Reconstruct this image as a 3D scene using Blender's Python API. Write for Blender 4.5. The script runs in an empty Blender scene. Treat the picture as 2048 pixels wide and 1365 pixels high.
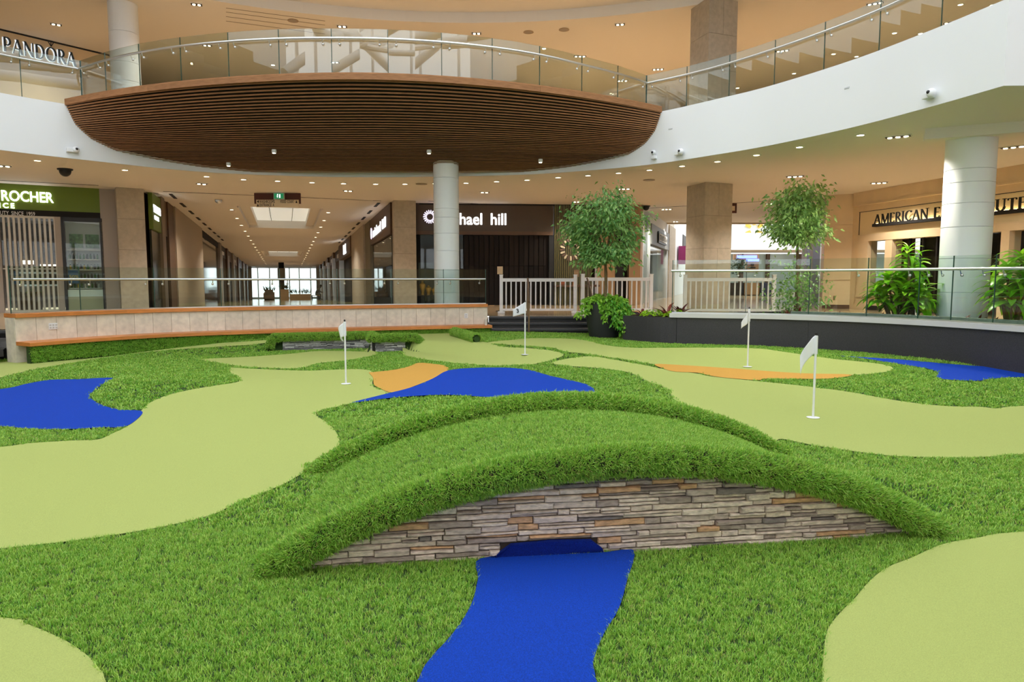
import bpy, bmesh, math, random
import numpy as np
from mathutils import Vector, Matrix, geometry
random.seed(7); RNG = np.random.default_rng(7)
SC = bpy.context.scene
COL = SC.collection

# ------------------------------------------------------------------ camera
EYE = np.array([0.0, 0.0, 1.55])
FPX = 1390.0
PITCH = math.radians(5.16)
FW = np.array([0, math.cos(PITCH), -math.sin(PITCH)])
UP = np.array([0, math.sin(PITCH), math.cos(PITCH)])
RT = np.array([1.0, 0, 0])
cam_d = bpy.data.cameras.new('camera')
cam = bpy.data.objects.new('camera', cam_d)
COL.objects.link(cam)
cam_d.sensor_width = 36.0
cam_d.lens = 36.0 * FPX / 2048.0
cam_d.clip_start = 0.05
cam_d.clip_end = 400
cam.location = EYE
cam.rotation_euler = (math.pi / 2 - PITCH, 0, 0)
SC.camera = cam

# ------------------------------------------------------------------ world: bright overcast sky through the skylight
world = bpy.data.worlds.new('sky')
SC.world = world
world.use_nodes = True
wbg = world.node_tree.nodes['Background']
wbg.inputs['Color'].default_value = (0.93, 0.97, 1.0, 1)
wbg.inputs['Strength'].default_value = 1.5
# skylight opening (portal only guides the sampling of the sky)
pl = bpy.data.lights.new('skylight_portal', 'AREA')
pl.shape = 'RECTANGLE'; pl.size = 23; pl.size_y = 23
pl.cycles.is_portal = True
po = bpy.data.objects.new('skylight_portal', pl)
po.location = (-1.2, 6.0, 12.9)
COL.objects.link(po)
SC.view_settings.view_transform = 'Standard'
SC.view_settings.look = 'None'
SC.view_settings.gamma = 1.0
SC.view_settings.use_curve_mapping = False
SC.view_settings.exposure = 0.85
cy = SC.cycles
cy.max_bounces = 8; cy.diffuse_bounces = 3; cy.glossy_bounces = 3
cy.transparent_max_bounces = 16; cy.transmission_bounces = 4
cy.sample_clamp_indirect = 6.0
cy.caustics_reflective = False; cy.caustics_refractive = False
cy.use_denoising = True
cy.adaptive_threshold = 0.1
LAMP = 75.0          # watts of one recessed spot cluster
WARM = (1.0, 0.92, 0.80)

# ------------------------------------------------------------------ measuring helpers (world points from sight lines at a known height or depth)
def ray(u, v):
    return RT * ((u - 1024) / FPX) - UP * ((v - 682.5) / FPX) + FW
def atz(u, v, z):
    d = ray(u, v); return EYE + d * ((z - EYE[2]) / d[2])
def aty(u, v, y):
    d = ray(u, v); return EYE + d * (y / d[1])
def proj(P):
    q = np.asarray(P, float) - EYE; w = q @ FW
    return 1024 + FPX * (q @ RT) / w, 682.5 - FPX * (q @ UP) / w
def sm(a, b, x):
    t = np.clip((x - a) / (b - a), 0, 1); return t * t * (3 - 2 * t)

Z_FLOOR, Z_CEIL, Z_FLOOR2, Z_CEIL2 = 0.60, 4.15, 5.30, 9.0

# ------------------------------------------------------------------ materials
def lin(r, g, b):
    f = lambda c: (c / 255 / 12.92) if c / 255 <= 0.04045 else ((c / 255 + 0.055) / 1.055) ** 2.4
    return (f(r), f(g), f(b), 1)
def new_mat(name):
    m = bpy.data.materials.new(name); m.use_nodes = True
    nt = m.node_tree; b = nt.nodes['Principled BSDF']
    return m, nt, b
def mat(name, col, rough=0.6, metal=0.0, var=0.0, scale=20.0, bump=0.0, bscale=None, spec=0.5, rnd=0.0, stretch=None):
    m, nt, b = new_mat(name)
    b.inputs['Base Color'].default_value = col
    b.inputs['Roughness'].default_value = rough
    b.inputs['Metallic'].default_value = metal
    b.inputs['Specular IOR Level'].default_value = spec
    L = nt.links
    tc = nt.nodes.new('ShaderNodeTexCoord'); src = tc.outputs['Object']
    if stretch:
        mp = nt.nodes.new('ShaderNodeMapping'); mp.inputs['Scale'].default_value = stretch
        L.new(src, mp.inputs['Vector']); src = mp.outputs['Vector']
    last = None
    if var > 0:
        n = nt.nodes.new('ShaderNodeTexNoise'); n.inputs['Scale'].default_value = scale; n.inputs['Detail'].default_value = 4
        L.new(src, n.inputs['Vector'])
        r = nt.nodes.new('ShaderNodeValToRGB')
        r.color_ramp.elements[0].position = 0.3; r.color_ramp.elements[1].position = 0.7
        r.color_ramp.elements[0].color = tuple(c * (1 - var) for c in col[:3]) + (1,)
        r.color_ramp.elements[1].color = tuple(min(1, c * (1 + var)) for c in col[:3]) + (1,)
        L.new(n.outputs['Fac'], r.inputs['Fac']); last = r.outputs['Color']
    if rnd > 0:
        oi = nt.nodes.new('ShaderNodeObjectInfo')
        mr = nt.nodes.new('ShaderNodeMapRange'); mr.inputs['To Min'].default_value = 1 - rnd; mr.inputs['To Max'].default_value = 1 + rnd
        L.new(oi.outputs['Random'], mr.inputs['Value'])
        hs = nt.nodes.new('ShaderNodeHueSaturation')
        L.new(mr.outputs['Result'], hs.inputs['Value'])
        if last is not None: L.new(last, hs.inputs['Color'])
        else: hs.inputs['Color'].default_value = col
        last = hs.outputs['Color']
    if last is not None: L.new(last, b.inputs['Base Color'])
    if bump > 0:
        n2 = nt.nodes.new('ShaderNodeTexNoise'); n2.inputs['Scale'].default_value = bscale or scale * 3; n2.inputs['Detail'].default_value = 3
        L.new(src, n2.inputs['Vector'])
        bp = nt.nodes.new('ShaderNodeBump'); bp.inputs['Strength'].default_value = bump; bp.inputs['Distance'].default_value = 0.02
        L.new(n2.outputs['Fac'], bp.inputs['Height']); L.new(bp.outputs['Normal'], b.inputs['Normal'])
    return m
def emit(name, col, strength):
    m, nt, b = new_mat(name)
    b.inputs['Base Color'].default_value = col
    b.inputs['Emission Color'].default_value = col
    b.inputs['Emission Strength'].default_value = strength
    return m
def glass(name, tint=(0.88, 0.94, 0.92, 1), refl=1.0, rough=0.0):
    m = bpy.data.materials.new(name); m.use_nodes = True
    nt = m.node_tree; nt.nodes.clear(); L = nt.links
    o = nt.nodes.new('ShaderNodeOutputMaterial'); mx = nt.nodes.new('ShaderNodeMixShader')
    t = nt.nodes.new('ShaderNodeBsdfTransparent'); t.inputs['Color'].default_value = tint
    g = nt.nodes.new('ShaderNodeBsdfGlossy'); g.inputs['Roughness'].default_value = rough
    lw = nt.nodes.new('ShaderNodeLayerWeight'); pw = nt.nodes.new('ShaderNodeMath'); pw.operation = 'POWER'; pw.inputs[1].default_value = 5
    mu = nt.nodes.new('ShaderNodeMath'); mu.operation = 'MULTIPLY_ADD'; mu.inputs[1].default_value = .95 * refl; mu.inputs[2].default_value = .045 * refl; mu.use_clamp = True
    L.new(lw.outputs['Facing'], pw.inputs[0]); L.new(pw.outputs[0], mu.inputs[0]); L.new(mu.outputs[0], mx.inputs[0])
    L.new(t.outputs[0], mx.inputs[1]); L.new(g.outputs[0], mx.inputs[2]); L.new(mx.outputs[0], o.inputs[0])
    return m
def leafmat(name, c1, c2, rough=0.45, trans=0.35, inst=False):
    """leaf / blade material: colour from the random number of the object or instance and from noise"""
    m, nt, b = new_mat(name); L = nt.links
    b.inputs['Roughness'].default_value = rough
    tc = nt.nodes.new('ShaderNodeTexCoord')
    n = nt.nodes.new('ShaderNodeTexNoise'); n.inputs['Scale'].default_value = 9.0
    L.new(tc.outputs['Object'], n.inputs['Vector'])
    oi = nt.nodes.new('ShaderNodeObjectInfo')
    ad = nt.nodes.new('ShaderNodeMath'); ad.operation = 'MULTIPLY_ADD'; ad.inputs[1].default_value = 0.5; ad.use_clamp = True
    L.new(oi.outputs['Random'], ad.inputs[0])
    mm = nt.nodes.new('ShaderNodeMath'); mm.operation = 'MULTIPLY'; mm.inputs[1].default_value = 0.5
    at = nt.nodes.new('ShaderNodeAttribute'); at.attribute_name = 'tone'
    L.new(at.outputs['Fac'], mm.inputs[0]); L.new(mm.outputs[0], ad.inputs[2])
    mix = nt.nodes.new('ShaderNodeMix'); mix.data_type = 'RGBA'
    mix.inputs['A'].default_value = c1; mix.inputs['B'].default_value = c2
    L.new(ad.outputs[0], mix.inputs['Factor']); L.new(mix.outputs['Result'], b.inputs['Base Color'])
    tr = nt.nodes.new('ShaderNodeBsdfTranslucent'); L.new(mix.outputs['Result'], tr.inputs['Color'])
    ms = nt.nodes.new('ShaderNodeMixShader'); ms.inputs[0].default_value = trans
    L.new(b.outputs[0], ms.inputs[1]); L.new(tr.outputs[0], ms.inputs[2])
    L.new(ms.outputs[0], nt.nodes['Material Output'].inputs[0])
    return m

M = {}
M['turf'] = mat('turf_backing', lin(46, 74, 24), 0.9, var=0.3, scale=60, bump=0.6, bscale=220)
M['green'] = mat('putting_turf', lin(202, 216, 126), 0.85, var=0.12, scale=260, bump=0.7, bscale=420, spec=0.2)
M['blue'] = mat('blue_turf', lin(0, 82, 232), 0.8, var=0.3, scale=240, bump=0.9, bscale=380, spec=0.3)
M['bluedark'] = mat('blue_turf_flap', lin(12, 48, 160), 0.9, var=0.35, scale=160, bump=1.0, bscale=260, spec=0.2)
M['orange'] = mat('orange_turf', lin(240, 184, 90), 0.85, var=0.12, scale=260, bump=0.7, bscale=380, spec=0.2)
M['white'] = mat('white_paint', lin(238, 240, 243), 0.55)
M['fascia'] = mat('fascia_paint', lin(240, 242, 245), 0.6)
M['ceil'] = mat('ceiling_paint', lin(240, 234, 226), 0.7)
M['ceil_dark'] = mat('ceiling_slot', lin(60, 50, 40), 0.8)
M['wood'] = mat('slat_wood', lin(162, 116, 80), 0.7, spec=0.2, var=0.22, scale=6, rnd=0.13, stretch=(1, 1, 14))
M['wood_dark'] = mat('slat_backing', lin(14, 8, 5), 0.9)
M['benchwood'] = mat('bench_wood', lin(210, 132, 68), 0.4, var=0.2, scale=5, rnd=0.1, stretch=(1, 1, 16))
M['limestone'] = mat('limestone_tile', lin(224, 214, 198), 0.6, var=0.12, scale=9, bump=0.15, bscale=60, rnd=0.06)
M['pierstone'] = mat('pier_stone', lin(182, 170, 152), 0.65, var=0.1, scale=8, bump=0.25, bscale=60, rnd=0.05)
M['floor'] = mat('polished_floor', lin(188, 160, 122), 0.12, var=0.1, scale=2.0, spec=0.6)
M['black'] = mat('black_satin', lin(24, 23, 24), 0.45)
M['blackmat'] = mat('black_matte', lin(15, 14, 14), 0.8)
M['darkwall'] = mat('dark_granite', lin(58, 56, 60), 0.55, var=0.35, scale=90, bump=0.2, bscale=160)
M['step'] = mat('step_granite', lin(66, 66, 70), 0.6, var=0.2, scale=60)
M['steel'] = mat('brushed_steel', lin(226, 230, 232), 0.32, metal=1.0)
M['glass'] = glass('rail_glass')
M['glassup'] = glass('gallery_glass', refl=2.2)
M['curbturf'] = mat('shaded_curb_thatch', lin(38, 46, 18), 0.9, var=0.4, scale=60, bump=0.6, bscale=200)  # thatch base, colour darkened further to hold the shade of the curb fronts
M['glassclear'] = glass('shop_glass', (0.9, 0.93, 0.92, 1), 0.6)
M['glassedge'] = mat('glass_edge', lin(50, 84, 74), 0.15)
M['vinyl'] = mat('white_vinyl', lin(246, 245, 247), 0.4)
M['brown'] = mat('brown_panel', lin(92, 66, 44), 0.5, var=0.1, scale=8)
M['bronze'] = mat('bronze_metal', lin(120, 96, 66), 0.4, metal=0.4)
M['beige'] = mat('beige_wall', lin(222, 198, 160), 0.6, var=0.04, scale=3)
M['greywall'] = mat('grey_wall', lin(150, 142, 134), 0.6)
M['lens'] = emit('lamp_lens', (1.0, 0.80, 0.50, 1), 9.0)
M['cool'] = emit('white_lit_letter', (0.97, 0.98, 1.0, 1), 1.6)
M['stem'] = mat('bark', lin(120, 98, 70), 0.8, var=0.2, scale=30)
M['blade'] = leafmat('grass_blade', lin(86, 168, 42), lin(196, 228, 102), 0.36, 0.3)
M['bladedry'] = leafmat('grass_thatch', lin(150, 150, 76), lin(196, 186, 118), 0.6, 0.2)
M['leaf'] = leafmat('tree_leaf', lin(66, 142, 74), lin(190, 220, 130), 0.26, 0.35)
M['lime'] = leafmat('lime_leaf', lin(104, 190, 24), lin(204, 240, 56), 0.3, 0.35)
M['darkleaf'] = leafmat('dark_leaf', lin(18, 60, 34), lin(56, 110, 50), 0.3, 0.2)
M['ivy'] = leafmat('ivy_leaf', lin(60, 150, 44), lin(168, 216, 72), 0.35, 0.3)
M['redleaf'] = leafmat('red_leaf', lin(96, 26, 34), lin(170, 84, 66), 0.35, 0.25)
M['soil'] = mat('soil', lin(46, 36, 28), 0.95, var=0.3, scale=30)
# stacked stone: every piece picks one of the quarry colours
def stone_mat(name, cols):
    m, nt, b = new_mat(name); L = nt.links
    oi = nt.nodes.new('ShaderNodeObjectInfo'); r = nt.nodes.new('ShaderNodeValToRGB')
    cr = r.color_ramp; cr.interpolation = 'CONSTANT'
    while len(cr.elements) < len(cols): cr.elements.new(0.5)
    for i, (p, c) in enumerate(cols): cr.elements[i].position = p; cr.elements[i].color = c
    L.new(oi.outputs['Random'], r.inputs['Fac'])
    tc = nt.nodes.new('ShaderNodeTexCoord'); n = nt.nodes.new('ShaderNodeTexNoise'); n.inputs['Scale'].default_value = 22; n.inputs['Detail'].default_value = 6
    mp = nt.nodes.new('ShaderNodeMapping'); mp.inputs['Scale'].default_value = (1, 1, 3)
    L.new(tc.outputs['Object'], mp.inputs['Vector']); L.new(mp.outputs['Vector'], n.inputs['Vector'])
    mr = nt.nodes.new('ShaderNodeMapRange'); mr.inputs['From Min'].default_value = 0.3; mr.inputs['From Max'].default_value = 0.7
    mr.inputs['To Min'].default_value = 0.72; mr.inputs['To Max'].default_value = 1.35
    L.new(n.outputs['Fac'], mr.inputs['Value'])
    hs = nt.nodes.new('ShaderNodeHueSaturation'); L.new(r.outputs['Color'], hs.inputs['Color']); L.new(mr.outputs['Result'], hs.inputs['Value'])
    L.new(hs.outputs['Color'], b.inputs['Base Color']); b.inputs['Roughness'].default_value = 0.75
    bp = nt.nodes.new('ShaderNodeBump'); bp.inputs['Strength'].default_value = 0.6; bp.inputs['Distance'].default_value = 0.01
    n2 = nt.nodes.new('ShaderNodeTexNoise'); n2.inputs['Scale'].default_value = 60; n2.inputs['Detail'].default_value = 4
    L.new(mp.outputs['Vector'], n2.inputs['Vector']); L.new(n2.outputs['Fac'], bp.inputs['Height']); L.new(bp.outputs['Normal'], b.inputs['Normal'])
    return m
M['stone'] = stone_mat('ledge_stone', [(0, lin(210, 192, 178)), (0.22, lin(190, 174, 162)), (0.42, lin(222, 206, 190)), (0.62, lin(164, 148, 138)),
                                       (0.74, lin(214, 196, 178)), (0.86, lin(206, 164, 124)), (0.94, lin(128, 118, 114))])
M['stonegrey'] = stone_mat('grey_ledge_stone', [(0, lin(190, 188, 188)), (0.3, lin(150, 148, 150)), (0.55, lin(214, 212, 210)), (0.85, lin(116, 114, 116))])

# ------------------------------------------------------------------ mesh helpers
class MB:
    def __init__(s): s.v = []; s.f = []
    def add(s, vs, fs):
        k = len(s.v); s.v += [tuple(float(c) for c in p) for p in vs]; s.f += [tuple(i + k for i in f) for f in fs]; return s
    def box(s, c, size, rz=0.0):
        cx, cy_, cz = c; a, b, d = (q / 2 for q in size); ca, sa = math.cos(rz), math.sin(rz)
        P = []
        for dz in (-d, d):
            for dx, dy in ((-a, -b), (a, -b), (a, b), (-a, b)):
                P.append((cx + dx * ca - dy * sa, cy_ + dx * sa + dy * ca, cz + dz))
        return s.add(P, [(0, 3, 2, 1), (4, 5, 6, 7), (0, 1, 5, 4), (1, 2, 6, 5), (2, 3, 7, 6), (3, 0, 4, 7)])
    def wallbox(s, p, q, z0, z1, t0, t1):
        """box along p->q (plan), from offset t0 to t1 on its left-hand side"""
        p = np.array(p[:2], float); q = np.array(q[:2], float); d = (q - p) / np.linalg.norm(q - p); n = np.array([-d[1], d[0]])
        a, b, c, e = p + n * t0, q + n * t0, q + n * t1, p + n * t1
        V = [(*k, z) for z in (z0, z1) for k in (a, b, c, e)]
        return s.add(V, [(0, 3, 2, 1), (4, 5, 6, 7), (0, 1, 5, 4), (1, 2, 6, 5), (2, 3, 7, 6), (3, 0, 4, 7)])
    def sweep(s, path, sec, caps=True):
        """path: plan points (x,y[,z]); sec: closed section of (offset to the left, z)"""
        P = np.array([p[:2] for p in path], float); n = len(P); m = len(sec)
        T = np.gradient(P, axis=0); T /= np.linalg.norm(T, axis=1)[:, None]; N = np.stack([-T[:, 1], T[:, 0]], 1)
        z0 = [p[2] if len(p) > 2 else 0.0 for p in path]
        V = [(P[i][0] + N[i][0] * o, P[i][1] + N[i][1] * o, z0[i] + z) for i in range(n) for o, z in sec]
        F = []
        for i in range(n - 1):
            for j in range(m):
                j2 = (j + 1) % m; F.append((i * m + j, (i + 1) * m + j, (i + 1) * m + j2, i * m + j2))
        if caps: F += [tuple(range(m)), tuple(reversed(range((n - 1) * m, n * m)))]
        return s.add(V, F)
    def tube(s, pts, r, n=8, caps=True):
        P = np.array(pts, float); k = len(P); R_ = r if hasattr(r, '__len__') else [r] * k
        T = np.gradient(P, axis=0); T /= np.maximum(np.linalg.norm(T, axis=1), 1e-9)[:, None]
        ref = np.array([0, 0, 1.0]) if abs(T[0][2]) < 0.9 else np.array([1.0, 0, 0])
        V = []
        for i in range(k):
            a = np.cross(T[i], ref); a /= np.linalg.norm(a); b = np.cross(a, T[i])
            for j in range(n):
                w = 2 * math.pi * j / n; V.append(P[i] + (a * math.cos(w) + b * math.sin(w)) * R_[i])
        F = [(i * n + j, i * n + (j + 1) % n, (i + 1) * n + (j + 1) % n, (i + 1) * n + j) for i in range(k - 1) for j in range(n)]
        if caps: F += [tuple(reversed(range(n))), tuple(range((k - 1) * n, k * n))]
        return s.add(V, F)
    def lathe(s, c, prof, n=24, caps=True):
        V = [(c[0] + r * math.cos(2 * math.pi * j / n), c[1] + r * math.sin(2 * math.pi * j / n), c[2] + z) for r, z in prof for j in range(n)]
        k = len(prof)
        F = [(i * n + j, i * n + (j + 1) % n, (i + 1) * n + (j + 1) % n, (i + 1) * n + j) for i in range(k - 1) for j in range(n)]
        if caps: F += [tuple(reversed(range(n))), tuple(range((k - 1) * n, k * n))]
        return s.add(V, F)
    def ball(s, c, r, n=10, m=6, sc=(1, 1, 1)):
        prof = [(max(1e-4, math.sin(math.pi * i / m)) * r, -math.cos(math.pi * i / m) * r) for i in range(m + 1)]
        k = len(s.v); s.lathe((0, 0, 0), prof, n, False)
        s.v[k:] = [(c[0] + x * sc[0], c[1] + y * sc[1], c[2] + z * sc[2]) for x, y, z in s.v[k:]]
        return s
    def poly(s, outer, z, holes=(), down=False):
        rings = [[Vector((p[0], p[1], 0)) for p in outer]] + [[Vector((p[0], p[1], 0)) for p in h] for h in holes]
        tris = geometry.tessellate_polygon(rings); V = [(p.x, p.y, z) for r in rings for p in r]
        F = []
        for t in tris:
            a, b, c = (np.array(V[i][:2]) for i in t)
            ccw = (b[0] - a[0]) * (c[1] - a[1]) - (b[1] - a[1]) * (c[0] - a[0]) > 0
            F.append(tuple(t) if ccw != down else tuple(reversed(t)))
        return s.add(V, F)
    def prism(s, poly3, nrm):
        """extrude a planar loop of 3D points by the vector nrm"""
        A = [np.array(p, float) for p in poly3]; B = [p + np.array(nrm) for p in A]; n = len(A)
        return s.add(A + B, [tuple(reversed(range(n))), tuple(range(n, 2 * n))] + [(i, (i + 1) % n, (i + 1) % n + n, i + n) for i in range(n)])

def link(name, me, m=None, parent=None, smooth=False):
    o = bpy.data.objects.new(name, me); COL.objects.link(o)
    if m is not None and not me.materials: me.materials.append(M[m] if isinstance(m, str) else m)
    if parent is not None:
        o.parent = parent
        w = Vector((0, 0, 0)); p = parent
        while p is not None: w += p.location; p = p.parent
        o.location = -w
    if smooth: me.shade_smooth()
    return o
def build(name, mb, m, parent=None, smooth=False, bevel=0.0):
    me = bpy.data.meshes.new(name); me.from_pydata(mb.v, [], mb.f); me.update()
    bm = bmesh.new(); bm.from_mesh(me); bmesh.ops.recalc_face_normals(bm, faces=bm.faces); bm.to_mesh(me); bm.free()
    o = link(name, me, m, parent, False)
    if smooth: smooth_by_angle(me)
    if bevel > 0:
        md = o.modifiers.new('edge', 'BEVEL'); md.width = bevel; md.segments = 2; md.limit_method = 'ANGLE'
    return o
def smooth_by_angle(me, ang=40):
    me.shade_smooth()
    bm = bmesh.new(); bm.from_mesh(me)
    for e in bm.edges:
        if len(e.link_faces) == 2 and e.calc_face_angle(0) > math.radians(ang): e.smooth = False
    bm.to_mesh(me); bm.free()
def tag(o, label, cat, group=None, kind=None):
    o['label'] = label; o['category'] = cat
    if group: o['group'] = group
    if kind: o['kind'] = kind
    return o
def thing(name, label, cat, loc=(0, 0, 0), group=None, kind=None):
    o = bpy.data.objects.new(name, None); COL.objects.link(o); o.location = Vector([float(c) for c in loc]); o.empty_display_size = 0.1
    return tag(o, label, cat, group, kind)
def children(o): return [c for c in COL.objects if c.parent == o]
def copy_tree(o, parent=None, kids=None):
    c = o.copy(); COL.objects.link(c); c.parent = parent
    for ch in (o.children if kids is None else kids): copy_tree(ch, c)
    return c
def place_copy(o, delta):
    c = copy_tree(o); c.location = o.location + Vector(delta); return c
def catmull(pts, k=8):
    P = np.array(pts, float); P = np.vstack([2 * P[0] - P[1], P, 2 * P[-1] - P[-2]]); out = []
    for i in range(1, len(P) - 2):
        p0, p1, p2, p3 = P[i - 1:i + 3]
        for t in np.linspace(0, 1, k, endpoint=False):
            out.append(0.5 * ((2 * p1) + (-p0 + p2) * t + (2 * p0 - 5 * p1 + 4 * p2 - p3) * t * t + (-p0 + 3 * p1 - 3 * p2 + p3) * t ** 3))
    out.append(P[-2]); return np.array(out)
class Path:
    def __init__(s, P):
        s.P = np.array(P, float); d = np.linalg.norm(np.diff(s.P, axis=0), axis=1); s.L = np.concatenate([[0], np.cumsum(d)]); s.len = s.L[-1]
    def at(s, l): return np.array([np.interp(l, s.L, s.P[:, 0]), np.interp(l, s.L, s.P[:, 1])])
    def tan(s, l):
        a, b = s.at(max(0, l - .03)), s.at(min(s.len, l + .03)); return (b - a) / np.linalg.norm(b - a)
    def sub(s, a, b, step=0.25):
        n = max(2, int(abs(b - a) / step) + 1); return np.array([s.at(l) for l in np.linspace(a, b, n)])
    def off(s, d):
        T = np.gradient(s.P, axis=0); T /= np.linalg.norm(T, axis=1)[:, None]; return Path(s.P + np.stack([-T[:, 1], T[:, 0]], 1) * d)
    def at_u(s, u, z):
        ls = np.linspace(0, s.len, 600); us = np.array([proj((*s.at(l), z))[0] for l in ls]); return float(ls[np.argmin(abs(us - u))])
def inpoly(px, py, poly):
    poly = np.asarray(poly); c = np.zeros(px.shape, bool); j = len(poly) - 1
    for i in range(len(poly)):
        xi, yi = poly[i][:2]; xj, yj = poly[j][:2]
        with np.errstate(divide='ignore', invalid='ignore'):
            c ^= ((yi > py) != (yj > py)) & (px < (xj - xi) * (py - yi) / (yj - yi + 1e-12) + xi)
        j = i
    return c

# ------------------------------------------------------------------ lettering
def glyph_widths(body, size):
    cu = bpy.data.curves.new('t', 'FONT'); cu.size = size; ob = bpy.data.objects.new('t', cu); w = []
    for i in range(len(body)):
        cu.body = body[:i + 1].replace(' ', '_'); me = bpy.data.meshes.new_from_object(ob)
        w.append(max((v.co.x for v in me.vertices), default=0)); bpy.data.meshes.remove(me)
    bpy.data.objects.remove(ob); bpy.data.curves.remove(cu); return w
_gl = {}
def glyph(ch, size, ext, bold):
    k = (ch, size, ext, bold)
    if k not in _gl:
        cu = bpy.data.curves.new('g', 'FONT'); cu.body = ch; cu.size = size; cu.extrude = ext; cu.offset = bold; cu.resolution_u = 4
        ob = bpy.data.objects.new('g', cu); me = bpy.data.meshes.new_from_object(ob)
        _gl[k] = ([tuple(v.co) for v in me.vertices], [tuple(p.vertices) for p in me.polygons])
        bpy.data.objects.remove(ob); bpy.data.curves.remove(cu); bpy.data.meshes.remove(me)
    return _gl[k]
def lettering(parent, body, origin, ux, size, m, width=None, ext=0.01, bold=0.0, upv=(0, 0, 1), sep=True, name='letter', track=False):
    """raised letters on a sign, first letter at origin, running along ux"""
    ux = np.array(ux, float); ux /= np.linalg.norm(ux); uy = np.array(upv, float); uz = np.cross(ux, uy)
    ws = glyph_widths(body, size); tot = ws[-1]; k = (width / tot if width else 1.0)
    res = []; allmb = MB()
    for i, ch in enumerate(body):
        if ch == ' ': continue
        V, F = glyph(ch, size, ext, bold); wch = max(v[0] for v in V); gk = 1.0 if track else k
        x0 = (ws[i] - wch) * k
        W = [np.array(origin) + ux * (x0 + v[0] * gk) + uy * v[1] + uz * v[2] for v in V]
        if sep: res.append(build(name, MB().add(W, F), m, parent))
        else: allmb.add(W, F)
    if not sep: res = [build(name, allmb, m, parent)]
    return res
# a small roman alphabet drawn with thick and thin strokes and serifs: l = line, a = arc
TK, TN = 0.15, 0.06
ROMAN = {
 'A': (0.78, [('l', .04, 0, .39, 1, TN), ('l', .39, 1, .74, 0, TK), ('l', .18, .34, .60, .34, TN), ('s', .04, 0), ('s', .74, 0)]),
 'M': (1.0, [('l', .1, 0, .14, 1, TN), ('l', .14, 1, .5, 0, TK), ('l', .5, 0, .86, 1, TN), ('l', .86, 1, .9, 0, TK), ('s', .1, 0), ('s', .9, 0)]),
 'E': (0.6, [('l', .12, 0, .12, 1, TK), ('l', .12, .97, .52, .97, TN), ('l', .12, .52, .44, .52, TN), ('l', .12, .03, .54, .03, TN), ('l', .52, .97, .52, .84, TN), ('l', .54, .03, .54, .18, TN)]),
 'F': (0.56, [('l', .12, 0, .12, 1, TK), ('l', .12, .97, .52, .97, TN), ('l', .12, .52, .44, .52, TN), ('l', .52, .97, .52, .84, TN), ('s', .12, 0)]),
 'R': (0.68, [('l', .12, 0, .12, 1, TK), ('a', .26, .73, .24, .25, -90, 90), ('l', .12, .98, .28, .98, TN), ('l', .12, .48, .28, .48, TN), ('l', .3, .48, .64, 0, TK), ('s', .12, 0)]),
 'P': (0.62, [('l', .12, 0, .12, 1, TK), ('a', .28, .72, .26, .26, -90, 90), ('l', .12, .98, .3, .98, TN), ('l', .12, .46, .3, .46, TN), ('s', .12, 0)]),
 'I': (0.28, [('l', .14, 0, .14, 1, TK), ('s', .14, 0), ('s', .14, 1)]),
 'C': (0.78, [('a', .46, .5, .38, .48, 45, 315), ('l', .73, .84, .73, .98, TN)]),
 'G': (0.82, [('a', .46, .5, .38, .48, 45, 330), ('l', .73, .84, .73, .98, TN), ('l', .76, .42, .76, .1, TK)]),
 'N': (0.84, [('l', .12, 0, .12, 1, TN), ('l', .12, 1, .74, 0, TK), ('l', .74, 0, .74, 1, TN), ('s', .12, 0), ('s', .74, 1)]),
 'O': (0.9, [('a', .45, .5, .38, .48, 0, 360)]),
 'U': (0.76, [('l', .12, .35, .12, 1, TK), ('a', .38, .34, .27, .34, 180, 360), ('l', .64, .35, .64, 1, TN), ('s', .12, 1), ('s', .64, 1)]),
 'T': (0.68, [('l', .34, 0, .34, 1, TK), ('l', .04, .97, .64, .97, TN), ('l', .04, .97, .04, .82, TN), ('l', .64, .97, .64, .82, TN), ('s', .34, 0)]),
 'L': (0.56, [('l', .12, 0, .12, 1, TK), ('l', .12, .03, .52, .03, TN), ('l', .52, .03, .52, .18, TN), ('s', .12, 1)]),
 'D': (0.8, [('l', .12, 0, .12, 1, TK), ('a', .32, .5, .38, .48, -90, 90), ('l', .12, .98, .34, .98, TN), ('l', .12, .02, .34, .02, TN)]),
 'S': (0.56, [('a', .28, .74, .2, .24, 30, 270), ('a', .28, .26, .2, .24, -150, 90)]),
}
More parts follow.
